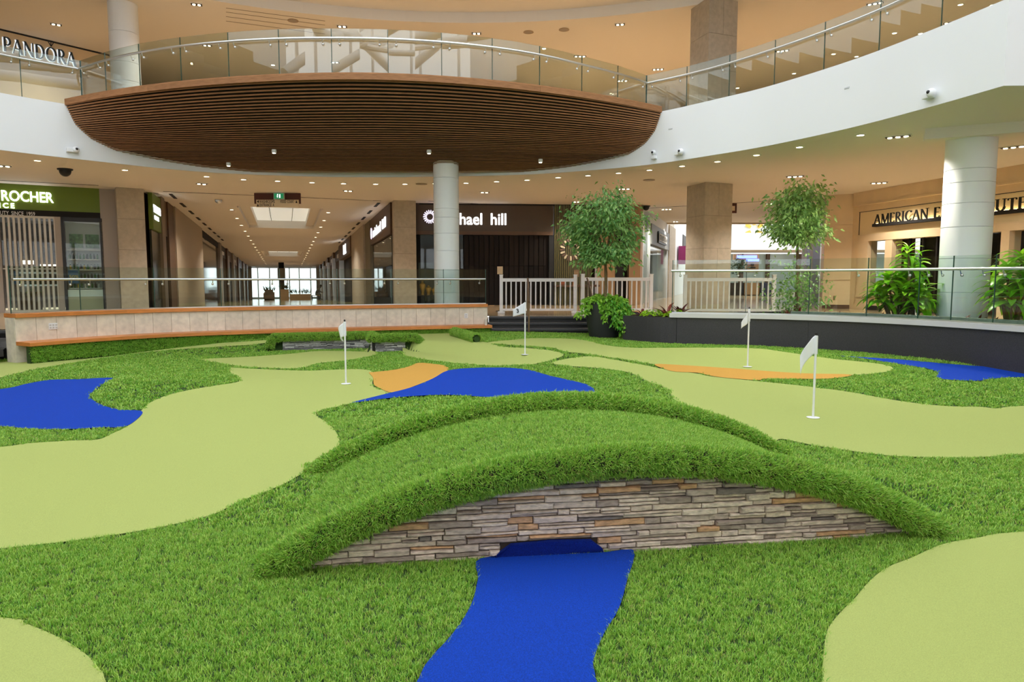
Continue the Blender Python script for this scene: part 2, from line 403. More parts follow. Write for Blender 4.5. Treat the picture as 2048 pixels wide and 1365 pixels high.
def roman(parent, text, origin, ux, h, m, width=None, ext=0.02, gap=0.1, space=0.55, serif=True, name='letter', weight=1.0):
    ux = np.array(ux, float); ux /= np.linalg.norm(ux); up = np.array([0, 0, 1.0]); uz = np.cross(ux, up)
    tot = sum((space if c == ' ' else ROMAN[c][0] + gap) for c in text); k = (width / (tot * h) if width else 1.0); x = 0.0; out = []
    for c in text:
        if c == ' ': x += space; continue
        w, st = ROMAN[c]; mb = MB()
        def P(a, b, d): return np.array(origin) + ux * ((x + a) * h * k) + up * (b * h) + uz * d
        def quad(pts): mb.prism([P(a, b, 0) for a, b in pts], uz * ext)
        for q in st:
            if q[0] == 'l':
                _, x0, y0, x1, y1, t = q; t *= weight; d = np.array([x1 - x0, y1 - y0]); d /= np.linalg.norm(d); n = np.array([-d[1], d[0]]) * t / 2
                if abs(d[0]) > 0.1 and abs(d[1]) > 0.1: n = np.array([t / 2 * 1.05, 0])
                quad([(x0 + n[0], y0 + n[1]), (x1 + n[0], y1 + n[1]), (x1 - n[0], y1 - n[1]), (x0 - n[0], y0 - n[1])])
            elif q[0] == 's':
                if serif: quad([(q[1] - .15, q[2] - .02), (q[1] + .15, q[2] - .02), (q[1] + .15, q[2] + .03), (q[1] - .15, q[2] + .03)])
            else:
                _, cx, cy_, rx, ry, a0, a1 = q; N_ = 20
                for i in range(N_):
                    A0, A1 = (math.radians(a0 + (a1 - a0) * j / N_) for j in (i, i + 1)); pts = []
                    for A, sg in ((A0, 1), (A1, 1), (A1, -1), (A0, -1)):
                        t = (TN + (TK - TN) * abs(math.cos(A))) / 2 * weight; pts.append((cx + (rx + sg * t) * math.cos(A), cy_ + (ry + sg * t) * math.sin(A)))
                    quad(pts)
        out.append(build(name, mb, m, parent)); x += w + gap
    return out
# ================================================================== building shell: plan curves
RING = Path(catmull([(-11.6, 12.0), (-10.95, 13.5), (-10.4, 14.45), (-9.5, 15.55), (-7.7, 17.3), (-5.4, 18.08), (-3.6, 18.25), (-2.0, 18.15), (0.33, 17.8), (2.1, 17.0), (3.3, 16.13), (4.2, 15.1), (5.03, 14.0), (5.85, 12.4), (6.33, 11.0), (6.67, 9.7)], 10))
LEDGE = Path(catmull([(-8.72, 12.15), (-8.2, 13.05), (-7.1, 14.3), (-5.1, 15.4), (-3.6, 15.95), (-2.1, 16.45), (-0.6, 16.9)], 12))
PLANT = Path(catmull([(2.45, 15.1), (3.1, 14.45), (4.0, 14.1), (5.05, 13.75), (6.3, 12.85), (7.1, 11.75), (7.6, 10.6), (7.95, 9.5), (8.2, 8.0), (8.2, 6.5)], 10))
PIT = [tuple(p) for p in LEDGE.off(0.30).P] + [(-0.6, 17.52), (2.75, 17.52)] + [tuple(p) for p in PLANT.off(0.10).P] + [(8.6, 2), (7.5, -3), (0, -5.5), (-9, -4), (-11.8, 2), (-11.8, 8), (-11.5, 12.9), (-9.15, 12.9)]
HOLE1 = [tuple(p) for p in RING.P] + [(14.0, 9.5), (14.0, -8), (-13.5, -8), (-13.5, 6)]
R2C, R2X, R2Y = (-1.2, 7.0), 14.6, 14.1
RING2 = [(R2C[0] + R2X * math.cos(a), R2C[1] + R2Y * math.sin(a)) for a in np.linspace(0, 2 * math.pi, 96, endpoint=False)]
# left corridor frame (falls away gently), right corridor frame
CO, CDIR, CNOR, CSL = np.array([-7.4, 22.5]), np.array([-.309, .951]), np.array([.951, .309]), 0.024
def C(s, t, h):
    q = CO + CDIR * s + CNOR * t; return np.array([q[0], q[1], Z_FLOOR + h - CSL * s])
RO, RDIR, RNOR = np.array([4.6, 25.0]), np.array([.312, .95]), np.array([.95, -.312])
def R_(s, t, h):
    q = RO + RDIR * s + RNOR * t; return np.array([q[0], q[1], Z_FLOOR + h])

# ------------------------------------------------------------------ mall floor, ceilings, slabs
FLOOR_OUT = [(-22, -12), (20, -12), (20, 64), (3.2, 64), (2.6, 26.2), (-3.7, 24.6), (-10.9, 22.0), (-22, 16)]
tag(build('floor', MB().poly([(-22, -12), (20, -12), (20, 33), (38, 33), (38, 62), (4.4, 62), (4.4, 27), (-3.86, 23.65), (-10.94, 21.35), (-15.5, 20.5), (-22, 18)], Z_FLOOR, [PIT]), 'floor'),
    'polished beige stone floor of the mall around the sunken pit', 'floor', kind='structure')
SLOTC = MB().poly([(-22, -12), (20, -12), (20, 33), (3.9, 33), (3.9, 26.5), (-3.5, 24.6), (-3.86, 23.75), (-10.94, 21.45), (-11.2, 22.5), (-22, 22.5)], Z_CEIL, [HOLE1], down=True)
tag(build('ceiling', SLOTC, 'ceil'), 'warm cream ceiling under the upper gallery with recessed lights', 'ceiling', kind='structure')
fas = MB().sweep([tuple(p) for p in RING.P], [(0.0, Z_CEIL + .003), (0.0, Z_FLOOR2), (0.22, Z_FLOOR2), (0.22, Z_CEIL + .003)])
tag(build('wall_fascia', fas, 'fascia', smooth=True), 'curved white fascia band edging the upper gallery floor', 'fascia', kind='structure')
tag(build('wall_fascia_return', MB().wallbox((6.67, 9.7), (14, 9.5), Z_CEIL + .003, Z_FLOOR2, 0.0, 0.3), 'fascia'), 'white fascia return past the outer corner of the gallery edge', 'fascia', kind='structure')
tag(build('wall_fascia_rear', MB().wallbox((14, 9.5), (14, -8), Z_CEIL, Z_FLOOR2, 0, 0.3).wallbox((14, -8), (-13.5, -8), Z_CEIL, Z_FLOOR2, 0, .3).wallbox((-13.5, -8), (-13.5, 6), Z_CEIL, Z_FLOOR2, 0, .3).wallbox((-13.5, 6), (-11.6, 12.0), Z_CEIL, Z_FLOOR2, 0, .3), 'fascia'),
    'white gallery fascia closing the opening behind the pit', 'fascia', kind='structure')
tag(build('floor_upper', MB().poly([(-22, -12), (20, -12), (20, 33.5), (-22, 33.5)], Z_FLOOR2 - .01, [HOLE1]), 'floor'), 'floor of the upper gallery', 'floor', kind='structure')
tag(build('ceiling_upper', MB().poly([(-24, -14), (22, -14), (22, 34), (-24, 34)], Z_CEIL2, [RING2], down=True), 'ceil'), 'warm cream ceiling of the upper gallery', 'ceiling', kind='structure')
R3C, R3X, R3Y = (-1.2, 6.0), 11.2, 11.2
RING3 = [(R3C[0] + R3X * math.cos(a), R3C[1] + R3Y * math.sin(a)) for a in np.linspace(0, 2 * math.pi, 96, endpoint=False)]
step_ = MB(); drum = MB(); n2 = len(RING2)
for i in range(n2):
    (x0, y0), (x1, y1) = RING2[i], RING2[(i + 1) % n2]
    step_.add([(x0, y0, Z_CEIL2), (x1, y1, Z_CEIL2), (x1, y1, Z_CEIL2 + .3), (x0, y0, Z_CEIL2 + .3)], [(0, 1, 2, 3)])
    (x0, y0), (x1, y1) = RING3[i], RING3[(i + 1) % n2]
    low = 9.6 if y0 < 1 else 13.2       # clerestory glazing behind the pit
    drum.add([(x0, y0, Z_CEIL2 + .3), (x1, y1, Z_CEIL2 + .3), (x1, y1, low), (x0, y0, low)], [(0, 1, 2, 3)])
tag(build('wall_step', step_, 'ceil', smooth=True), 'curved step between the two upper ceiling levels', 'wall', kind='structure')
tag(build('ceiling_raised', MB().poly(RING2, Z_CEIL2 + .3, [RING3], down=True), 'ceil'), 'pale raised ceiling ring around the skylight', 'ceiling', kind='structure')
tag(build('wall_drum', drum, 'fascia', smooth=True), 'white curved drum wall rising to the skylight', 'wall', kind='structure')
R2C, R2X, R2Y = R3C, R3X, R3Y
# white tubular skylight trusses (mirrored in the balustrade glass)
tr = thing('skylight_truss', 'white curved tubular trusses spanning the skylight', 'truss', (-1.2, 7, 12))
for k, x in enumerate((-9, -6, -3, 0, 3, 6)):
    hw = R2Y * math.sqrt(max(0, 1 - ((x + 1.2) / R2X) ** 2))
    build('truss_tube', MB().tube([(x + 1.4 * math.sin(t * 3), 6 + hw * t, 12.3 - 2.2 * (1 - t * t)) for t in np.linspace(-1, 1, 24)], 0.22, 10), 'white', tr, smooth=True)
for y in (-3, 1, 5, 9, 13):
    hw = R2X * math.sqrt(max(0, 1 - ((y - 6) / R2Y) ** 2))
    build('truss_tube', MB().tube([(-1.2 + hw * t, y, 12.4 - 1.2 * (1 - t * t)) for t in np.linspace(-1, 1, 24)], 0.13, 8), 'white', tr, smooth=True)
for (a, b) in (((-8, -1.6, 9.3), (-4, -4, 12.6)), ((-1, -4.6, 9.3), (-5, -4, 12.8)), ((1, -4.4, 9.3), (5, -3, 12.8)), ((7.4, -1, 9.3), (4, -3.6, 12.6)), ((-10.4, 1.6, 9.3), (-8, -1.8, 12.8)), ((8.6, 1.2, 9.3), (7, -1.4, 12.8))):
    build('truss_strut', MB().tube([a, b], 0.2, 10), 'white', tr, smooth=True)
for a in np.radians(np.arange(205, 340, 7.5)):
    mx_, my_ = R2C[0] + R2X * math.cos(a), R2C[1] + R2Y * math.sin(a)
    build('clerestory_mullion', MB().tube([(mx_, my_, 9.2), (mx_, my_, 13.2)], .07, 6), 'white', tr)
# perimeter
tag(build('wall_left', MB().wallbox((-22, -12), (-22, 40), -4, 13, 0, .2), 'beige'), 'outer wall beyond the shops', 'wall', kind='structure')
tag(build('wall_right', MB().wallbox((20, -12), (20, 33), -1, 13, -.2, 0), 'beige'), 'outer wall beyond the clothing shop', 'wall', kind='structure')
wb = thing('wall_back', 'unseen glazed wall behind the pit, opened low down to add front light', 'wall', (-1, -12, 0), kind='structure')
build('wall', MB().wallbox((-22, -12), (20, -12), -1, 2.4, -.2, 0), 'beige', wb)  # stops low: the band above is left open as added front fill
build('spandrel', MB().wallbox((-22, -12), (20, -12), 4.1, 5.4, -.2, 0), 'white', wb)
for x in np.arange(-22, 20.1, 3): build('mullion', MB().box((x, -12, 4.9), (.16, .2, 8.4)), 'white', wb)
build('transom', MB().wallbox((-22, -12), (20, -12), 6.9, 7.05, -.1, .1), 'white', wb)
tag(build('wall_upper', MB().wallbox((-22, 33.4), (20, 33.4), Z_CEIL - .02, 9.1, 0, .3), 'beige'), 'beige rear wall of the upper gallery', 'wall', kind='structure')
pw = MB().sweep([(8.2, 6.5), (8.6, 2), (7.5, -3), (0, -5.5), (-9, -4), (-11.8, 2), (-11.8, 8), (-11.5, 12.9), (-9.15, 12.9)], [(0, -.1), (0, Z_FLOOR), (-.2, Z_FLOOR), (-.2, -.1)])
pw.wallbox((2.75, 17.6), (2.55, 15.15), -.05, Z_FLOOR, 0, .06)
tag(build('wall_pit', pw, 'darkwall'), 'dark stone side of the sunken pit', 'wall', kind='structure')

# ================================================================== terrain
SB_A = np.array([-1.19, 3.54]); SB_X = np.array([.98922, .14645]); SB_N = np.array([-.14645, .98922])   # stone bridge frame
AK = [(-14, .10), (-7, .10), (-4.75, .22), (-.5, .22), (2, .16), (12, .13)]
YWK = [(-14, 13.2), (-7.0, 13.6), (-4.75, 14.30), (-2.95, 14.85), (-2.90, 14.05), (-2.10, 14.35), (.3, 12.6), (1.2, 12.1), (3, 11.7), (12, 9)]
WWK = [(-14, 2.5), (-5.6, 1.3), (-4.76, .05), (-2.1, .05), (-1.4, .8), (.5, 1.2), (3, 2.5), (12, 3)]
BUMPS = []
def height(x, y):
    x = np.asarray(x, float); y = np.asarray(y, float)
    h = .05 * sm(5, 12, y)
    A = np.interp(x, *zip(*AK)); yw = np.interp(x, *zip(*YWK)); w = np.interp(x, *zip(*WWK))
    h = h + A * sm(-.5, .5, (y - yw) / w)
    h = h + .012 * np.sin(x * 1.1 + .6) * np.sin(y * .9 + .3) * sm(2, 5, y)
    for bx, by, sx, sy, am in BUMPS: h = h + am * np.exp(-((x - bx) / sx) ** 2 - ((y - by) / sy) ** 2)
    return h
for u, v, sx, sy, am in ((340, 770, 1.3, .9, .13), (1720, 960, .55, .35, .10), (640, 950, .5, .5, .05), (760, 850, .7, .6, .07), (120, 745, 1.5, .9, .05), (1800, 770, 1.6, .8, .06)):
    p = atz(u, v, .08); BUMPS.append((p[0], p[1], sx, sy, am))
def onturf(u, v):
    d = ray(u, v); t = (0.4 - EYE[2]) / d[2]
    lo = t; P = None
    for k in np.linspace(t, (-.05 - EYE[2]) / d[2], 160):
        P = EYE + d * k
        if P[2] <= float(height(P[0], P[1])): break
    return P[:2]
gx = np.arange(-12.0, 9.0, .06); gy = np.arange(-5.6, 17.6, .06)
GX, GY = np.meshgrid(gx, gy); GZ = height(GX, GY)
nx_, ny_ = len(gx), len(gy)
verts = np.stack([GX, GY, GZ], -1).reshape(-1, 3)
idx = np.arange(nx_ * ny_).reshape(ny_, nx_)
quads = np.stack([idx[:-1, :-1], idx[:-1, 1:], idx[1:, 1:], idx[1:, :-1]], -1).reshape(-1, 4)
cx = GX[:-1, :-1].reshape(-1) + .03; cyy = GY[:-1, :-1].reshape(-1) + .03
quads = quads[inpoly(cx, cyy, PIT)]
me = bpy.data.meshes.new('lawn'); me.from_pydata(verts.tolist(), [], quads.tolist()); me.update(); me.shade_smooth()
bm = bmesh.new(); bm.from_mesh(me); bmesh.ops.delete(bm, geom=[v for v in bm.verts if not v.link_faces], context='VERTS'); bm.to_mesh(me); bm.free()
tag(link('lawn', me, 'turf'), 'rolling artificial turf ground filling the sunken pit', 'lawn', kind='structure')

def smooth_loop(pts, k=5):
    P = np.array(pts, float); n = len(P); out = []
    for i in range(n):
        p0, p1, p2, p3 = P[i - 1], P[i], P[(i + 1) % n], P[(i + 2) % n]
        for t in np.linspace(0, 1, k, endpoint=False):
            out.append(0.5 * ((2 * p1) + (-p0 + p2) * t + (2 * p0 - 5 * p1 + 4 * p2 - p3) * t * t + (-p0 + 3 * p1 - 3 * p2 + p3) * t ** 3))
    return np.array(out)
PATCHES = []
def patch(name, px, m, lift, label, cat, group=None):
    loop = smooth_loop([onturf(u, v) for u, v in px], 4)
    PATCHES.append(loop)
    lo, hi = loop.min(0), loop.max(0); st = .12
    ax_, ay_ = np.meshgrid(np.arange(lo[0], hi[0], st), np.arange(lo[1], hi[1], st)); ax_ = ax_.ravel(); ay_ = ay_.ravel()
    ins = inpoly(ax_, ay_, loop); ip = np.stack([ax_[ins], ay_[ins]], 1)
    allp = np.vstack([loop, ip]); nb = len(loop)
    r = geometry.delaunay_2d_cdt([Vector(p) for p in allp], [(i, (i + 1) % nb) for i in range(nb)], [], 0, 1e-5)
    V = np.array([tuple(v) for v in r[0]]); F = np.array([f for f in r[2] if len(f) == 3])
    c = V[F].mean(1); F = F[inpoly(c[:, 0], c[:, 1], loop)]
    Zv = height(V[:, 0], V[:, 1]) + lift
    o = build(name, MB().add([(x, y, z) for (x, y), z in zip(V, Zv)], [tuple(int(i) for i in f) for f in F]), m)
    for p in o.data.polygons: p.use_smooth = True
    if o.data.polygons and o.data.polygons[0].normal.z < 0: o.data.flip_normals()
    return tag(o, label, cat, group)
G = 'light green putting surfaces'
patch('putting_green', [(-250, 915), (0, 897), (51, 890), (137, 884), (195, 882), (222, 871), (251, 857), (280, 836), (282, 825), (301, 807), (335, 793), (376, 783), (427, 774), (472, 767), (477, 759), (458, 739), (500, 739), (608, 743), (705, 740), (745, 745), (746, 775), (781, 787), (702, 809), (646, 822), (632, 831), (650, 845), (664, 856), (677, 875), (679, 880), (675, 901), (633, 931), (580, 965), (480, 1006), (420, 1035), (300, 1062), (150, 1085), (0, 1102), (-250, 1135)], 'green', .010,
      'large winding light green putting surface beside the round blue pond', 'putting green', G)
patch('putting_green', [(-200, 750), (0, 726), (68, 716), (171, 704), (307, 694), (444, 687), (560, 680), (564, 685), (547, 687), (342, 702), (205, 718), (85, 738), (0, 757), (-200, 800)], 'green', .010,
      'narrow light green putting strip along the foot of the wooden bench', 'putting green', G)
patch('putting_green', [(405, 720), (500, 715), (581, 709), (646, 703), (746, 698), (752, 706), (752, 711), (705, 721), (641, 728), (605, 737), (559, 739), (500, 736), (475, 734), (427, 726)], 'green', .010,
      'light green putting surface below the grey stacked stone wall', 'putting green', G)
patch('putting_green', [(764, 670), (850, 668), (904, 668), (957, 683), (998, 693), (1044, 697), (1097, 702), (1126, 709), (1117, 718), (1067, 730), (1000, 733), (980, 733), (881, 725), (813, 714), (805, 702), (801, 693), (782, 677)], 'green', .010,
      'raised light green putting surface between the stone wall and the turf roll', 'putting green', G)
patch('putting_green', [(975, 687), (1000, 683), (1028, 681), (1062, 678), (1144, 679), (1185, 685), (1206, 691), (1264, 697), (1352, 697), (1448, 697), (1521, 699), (1580, 707), (1653, 718), (1741, 727), (1776, 733), (1786, 739), (1770, 746), (1712, 752), (1600, 757), (1450, 748), (1310, 731), (1249, 721), (1182, 711), (1129, 705), (1097, 697), (1000, 690)], 'green', .010,
      'long light green putting surface curving from the dark steps along the planter wall', 'putting green', G)
patch('putting_green', [(1102, 727), (1146, 717), (1187, 715), (1234, 722), (1293, 733), (1328, 740), (1395, 749), (1419, 754), (1513, 764), (1624, 776), (1712, 788), (1800, 804), (1887, 814), (1961, 816), (1993, 819), (2048, 814), (2300, 812), (2300, 900), (2048, 911), (1946, 918), (1800, 916), (1712, 906), (1624, 893), (1565, 881), (1540, 882), (1469, 845), (1400, 825), (1347, 800), (1337, 781), (1293, 764), (1258, 747), (1205, 739), (1140, 734)], 'green', .010,
      'wide light green putting surface behind the stone bridge with a tall flag', 'putting green', G)
patch('putting_green', [(2048, 1067), (1961, 1079), (1886, 1092), (1823, 1120), (1773, 1140), (1736, 1170), (1711, 1200), (1686, 1225), (1661, 1255), (1651, 1280), (1646, 1330), (1645, 1365), (1655, 1600), (2500, 1600), (2500, 1040)], 'green', .010,
      'light green putting surface in front of the bridge end, past the blue stream', 'putting green', G)
patch('putting_green', [(0, 1240), (50, 1252), (100, 1272), (137, 1290), (175, 1317), (200, 1345), (210, 1365), (235, 1500), (-100, 1650), (-400, 1600), (-400, 1215)], 'green', .010,
      'light green putting corner cut off by dark turf on the open side of the bridge', 'putting green', G)
W = 'blue turf water hazards'
patch('water_hazard', [(0, 781), (55, 770), (102, 762), (154, 761), (226, 758), (196, 778), (179, 795), (202, 812), (239, 822), (282, 825), (280, 836), (251, 856), (205, 858), (130, 862), (51, 860), (0, 856), (-200, 850), (-200, 800)], 'blue', .014,
      'rounded royal blue turf pond with a notch beside the green mound', 'water hazard', W)
patch('water_hazard', [(702, 809), (764, 793), (822, 778), (866, 760), (895, 744), (939, 739), (1013, 738), (1059, 743), (1102, 755), (1164, 769), (1182, 777), (1188, 783), (1180, 797), (1060, 803), (939, 795), (881, 793), (822, 796), (764, 801)], 'blue', .018,
      'royal blue turf pond touching the orange sand patch behind the bridge', 'water hazard', W)
patch('water_hazard', [(1673, 713), (1697, 715), (1800, 721), (1917, 732), (2048, 740), (2250, 756), (2250, 760), (2048, 757), (1981, 760), (1958, 764), (1917, 763), (1882, 760), (1873, 757), (1876, 749), (1864, 742), (1829, 735), (1770, 726), (1726, 719)], 'blue', .014,
      'slim royal blue turf pond by the dark planter wall', 'water hazard', W)
patch('water_hazard', [(962, 1122), (956, 1164), (942, 1217), (906, 1274), (864, 1321), (839, 1363), (800, 1500), (1200, 1500), (1191, 1365), (1187, 1329), (1208, 1275), (1237, 1225), (1254, 1167), (1267, 1106), (1208, 1110), (1090, 1116)], 'blue', .014,
      'royal blue turf stream flowing out from under the stone bridge', 'water hazard', W)
patch('sand_trap', [(738, 748), (746, 758), (748, 772), (759, 779), (787, 788), (837, 772), (875, 755), (897, 742), (890, 734), (866, 730), (837, 728), (816, 736), (787, 742), (746, 747)], 'orange', .016,
      'orange turf sand patch touching the blue pond', 'sand trap', 'orange turf sand traps')
patch('sand_trap', [(1310, 731), (1366, 733), (1469, 740), (1600, 749), (1703, 752), (1653, 760), (1536, 760), (1515, 763), (1448, 758), (1416, 753), (1395, 748), (1351, 746), (1328, 740)], 'orange', .016,
      'long thin orange turf sand strip between two putting surfaces', 'sand trap', 'orange turf sand traps')

# ================================================================== stone bridge
def ctop(s): return .60 * np.clip(1 - ((np.asarray(s) - 1.85) / 2.02) ** 2, 0, 1) ** .8
def bpt(s, o, z): q = SB_A + SB_X * s + SB_N * o; return np.array([q[0], q[1], z])
br = thing('stone_bridge', 'humped turf bridge faced with stacked tan stone over the blue stream', 'bridge', (*(SB_A + SB_X * 1.85 + SB_N * .9), 0))
SS = np.linspace(-.17, 3.87, 61)
core = MB()
def decksec(s):
    z = max(.0, float(ctop(s)) - .11); return [(.06, -.05), (1.74, -.05), (1.74, z), (.9, z + .012), (.06, z)]
V = []; Fc = []
for s in SS: V += [bpt(s, o, z) for o, z in decksec(s)]
for i in range(len(SS) - 1):
    for j in range(5): Fc.append((i * 5 + j, (i + 1) * 5 + j, (i + 1) * 5 + (j + 1) % 5, i * 5 + (j + 1) % 5))
Fc += [tuple(range(5)), tuple(reversed(range((len(SS) - 1) * 5, len(SS) * 5)))]
build('deck', core.add(V, Fc), 'turf', br, smooth=True)
SC2 = np.linspace(-.14, 3.84, 70)
CURBS = []
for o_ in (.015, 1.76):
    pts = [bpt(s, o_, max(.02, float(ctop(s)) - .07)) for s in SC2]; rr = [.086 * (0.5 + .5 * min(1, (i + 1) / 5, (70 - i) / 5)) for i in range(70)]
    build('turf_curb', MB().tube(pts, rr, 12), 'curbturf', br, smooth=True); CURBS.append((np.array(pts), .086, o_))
# mortar bed, then the stones one by one
top = lambda s: float(ctop(s)) - .135
bed = [bpt(s, .05, -.05) for s in (.02, 3.66)] + [bpt(s, .05, max(-.02, top(s))) for s in np.linspace(3.66, .02, 40)]
stf = build('stone_face', MB().prism(bed, np.array([*(SB_N * .03), 0])), mat('mortar', lin(70, 60, 54), .9), br)
def stones(parent, name, mname, frame, s0, s1, topf, rowh, lens, hole=None, depth=.045, zbase=0.0, limit=300):
    z = zbase - .01; n = 0; cnt = 0
    while True:
        rh = random.uniform(*rowh); s = s0 - random.uniform(0, .2); any_ = False
        while s < s1:
            ln = random.uniform(*lens) * random.choice((.55, 1, 1, 1.3)); a, b = s + .0015, s + ln - .0015; s += ln
            a = max(a, s0); b = min(b, s1)
            if b - a < .03: continue
            zz0, zz1 = z + .001, z + rh - .0015
            ss = np.linspace(a, b, 25); ok = np.array([topf(q) > zz0 + .008 for q in ss])
            if not ok.any(): continue
            a, b = ss[ok][0], ss[ok][-1]
            if b - a < .025: continue
            any_ = True
            segs = [(a, b)]
            if hole and zz0 < hole[2]:
                segs = [(p, q) for p, q in ((a, min(b, hole[0])), (max(a, hole[1]), b)) if q - p > .02]
            for p, q in segs:
                zp = [min(zz1, topf(p) + .004), min(zz1, topf(q) + .004)]
                lay = [(zz0, zp)]
                if rh > .03 and random.random() < .4 and q - p > .09 and min(zp) - zz0 > .024:
                    zm = zz0 + (min(zp) - zz0) * random.uniform(.4, .6); lay = [(zz0, [zm - .001] * 2), (zm + .001, zp)]
                for y0_, y1_ in lay:
                    d = depth * random.uniform(.4, 1.0); nc_ = 4; hgt = min(y1_) - y0_; j = lambda m_: random.uniform(-m_, m_)
                    if hgt < .006: y1_ = [max(k, y0_ + .007) for k in y1_]; hgt = .007
                    e_ = min(.004, hgt * .25); back = []; f1 = []; f2 = []
                    sk0, sk1 = j(.008), j(.008)
                    for c_ in range(nc_):
                        t_ = c_ / (nc_ - 1); x_ = p + (q - p) * t_; lo_ = y0_ + random.uniform(0, e_ * .7); hi_ = y1_[0] + (y1_[1] - y1_[0]) * t_ - random.uniform(0, e_ * .9)
                        x0b = x_ + (sk0 if c_ == 0 else sk1 if c_ == nc_ - 1 else 0) * .3; xi = x_ + (.005 if c_ == 0 else -.005 if c_ == nc_ - 1 else j(.01)); dd = d + j(.006)
                        back += [frame(x_, .055, lo_), frame(x_, .055, hi_)]; f1 += [frame(x0b, .055 - dd * .75, lo_), frame(x0b, .055 - dd * .75, hi_)]; f2 += [frame(xi, .055 - dd, lo_ + e_), frame(xi, .055 - dd, hi_ - e_)]
                    A_, B_ = 2 * nc_, 4 * nc_; F_ = []
                    for c_ in range(nc_ - 1):
                        a_, b_ = 2 * c_, 2 * c_ + 2
                        F_ += [(B_ + a_, B_ + b_, B_ + b_ + 1, B_ + a_ + 1), (A_ + a_, A_ + b_, B_ + b_, B_ + a_), (A_ + a_ + 1, B_ + a_ + 1, B_ + b_ + 1, A_ + b_ + 1), (a_, b_, A_ + b_, A_ + a_), (a_ + 1, A_ + a_ + 1, A_ + b_ + 1, b_ + 1)]
                    for a_ in (0, 2 * nc_ - 2): F_ += [(a_, a_ + 1, A_ + a_ + 1, A_ + a_), (A_ + a_, A_ + a_ + 1, B_ + a_ + 1, B_ + a_)]
                    build(name, MB().add(back + f1 + f2, F_), mname, parent); cnt += 1
        z += rh; n += 1
        if not any_ or n > 40: break
    return cnt
nst = stones(stf, 'stone', 'stone', bpt, .03, 3.65, top, (.022, .042), (.10, .30), hole=(1.14, 1.70, .07))
# dark blue turf flap that closes the tunnel mouth
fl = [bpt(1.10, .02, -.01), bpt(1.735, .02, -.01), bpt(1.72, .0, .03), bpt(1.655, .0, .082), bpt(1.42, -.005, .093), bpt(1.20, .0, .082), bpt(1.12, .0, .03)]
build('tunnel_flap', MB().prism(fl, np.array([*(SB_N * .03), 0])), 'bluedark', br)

# ------------------------------------------------------------------ low stone retaining wall with turf coping at the raised green
rw = thing('retaining_wall', 'low grey stacked stone wall with turf coping below the raised green', 'wall', (-3.6, 14.4, .05))
WP = [np.array([-4.72, 14.24]), np.array([-2.93, 14.79]), np.array([-2.86, 14.0]), np.array([-2.2, 14.26])]
for k, (a, b) in enumerate(zip(WP[:-1], WP[1:])):
    d = (b - a) / np.linalg.norm(b - a); nn = np.array([-d[1], d[0]]); L_ = np.linalg.norm(b - a)
    zb = float(height(*(a + (b - a) * .5 - nn * .3)))
    fr = (lambda a=a, d=d, nn=nn: (lambda s, o, z: np.array([*(a + d * s + nn * (o - .03)), z])))()
    core_ = build('wall_face', MB().wallbox(a, b, zb - .03, zb + .23, .03, .09), 'blackmat', rw)
    stones(core_, 'stone', 'stonegrey', fr, 0.0, L_, (lambda zt=zb + .235: (lambda s: zt))(), (.03, .045), (.12, .3), depth=.04, zbase=zb)
COP = [WP[0] + np.array([-.22, -.12]), WP[0] + np.array([0, -.0]), WP[1] + np.array([-.02, .0]), WP[2] + np.array([-.0, .0]), WP[3] + np.array([.2, .05])]
cpz = .335
cop_pts = [(COP[0][0], COP[0][1], .12)]
for a, b in zip(COP[:-1], COP[1:]):
    for t in np.linspace(.15, 1, 8): cop_pts.append((*(a + (b - a) * t), cpz))
cop_pts.append((*(COP[-1] + np.array([.12, .03])), .22))
build('turf_curb', MB().tube(cop_pts, .075, 8), 'turf', rw, smooth=True); CURBS.append((np.array(cop_pts), .075, 9))
# turf-wrapped log
lp0, lp1 = onturf(908, 672), onturf(954, 686)
lz = float(height(*lp0))
lg = np.array([(*(lp0 + (lp1 - lp0) * t), lz + .075) for t in np.linspace(0, 1, 10)])
tl = build('turf_roll', MB().tube(lg, [.05] + [.1] * 8 + [.06], 12), 'turf', smooth=True)
tag(tl, 'rolled turf bumper lying at the edge of the raised putting surface', 'turf roll'); CURBS.append((lg, .1, 5))

# ================================================================== grass blades
def tuft(name, nb, spread, hgt, wid, seed):
    r = random.Random(seed); mb = MB(); tone = []; mi = []
    for b in range(nb):
        a = r.uniform(0, 6.28); rad = spread * math.sqrt(r.random()); x, y = rad * math.cos(a), rad * math.sin(a)
        dr = r.uniform(0, 6.28); lean = r.uniform(.1, 1.1); h = hgt * r.uniform(.65, 1.1); w = wid * r.uniform(.8, 1.2)
        dx, dy = math.cos(dr), math.sin(dr); px, py = -dy * w / 2, dx * w / 2
        k = len(mb.v); t = r.random()
        P = [(x - px, y - py, 0), (x + px, y + py, 0), (x + px * .9 + dx * h * lean * .35, y + py * .9 + dy * h * lean * .35, h * .6), (x - px * .9 + dx * h * lean * .35, y - py * .9 + dy * h * lean * .35, h * .6),
             (x + dx * h * lean, y + dy * h * lean, h)]
        mb.add(P, [(0, 1, 2, 3), (3, 2, 4)]); tone += [t] * 5; mi += [1 if r.random() < .09 else 0] * 2
    me = bpy.data.meshes.new(name); me.from_pydata(mb.v, [], mb.f); me.materials.append(M['blade']); me.materials.append(M['bladedry'])
    me.polygons.foreach_set('material_index', mi)
    at = me.attributes.new('tone', 'FLOAT', 'POINT'); at.data.foreach_set('value', tone); me.update()
    return bpy.data.objects.new(name, me)
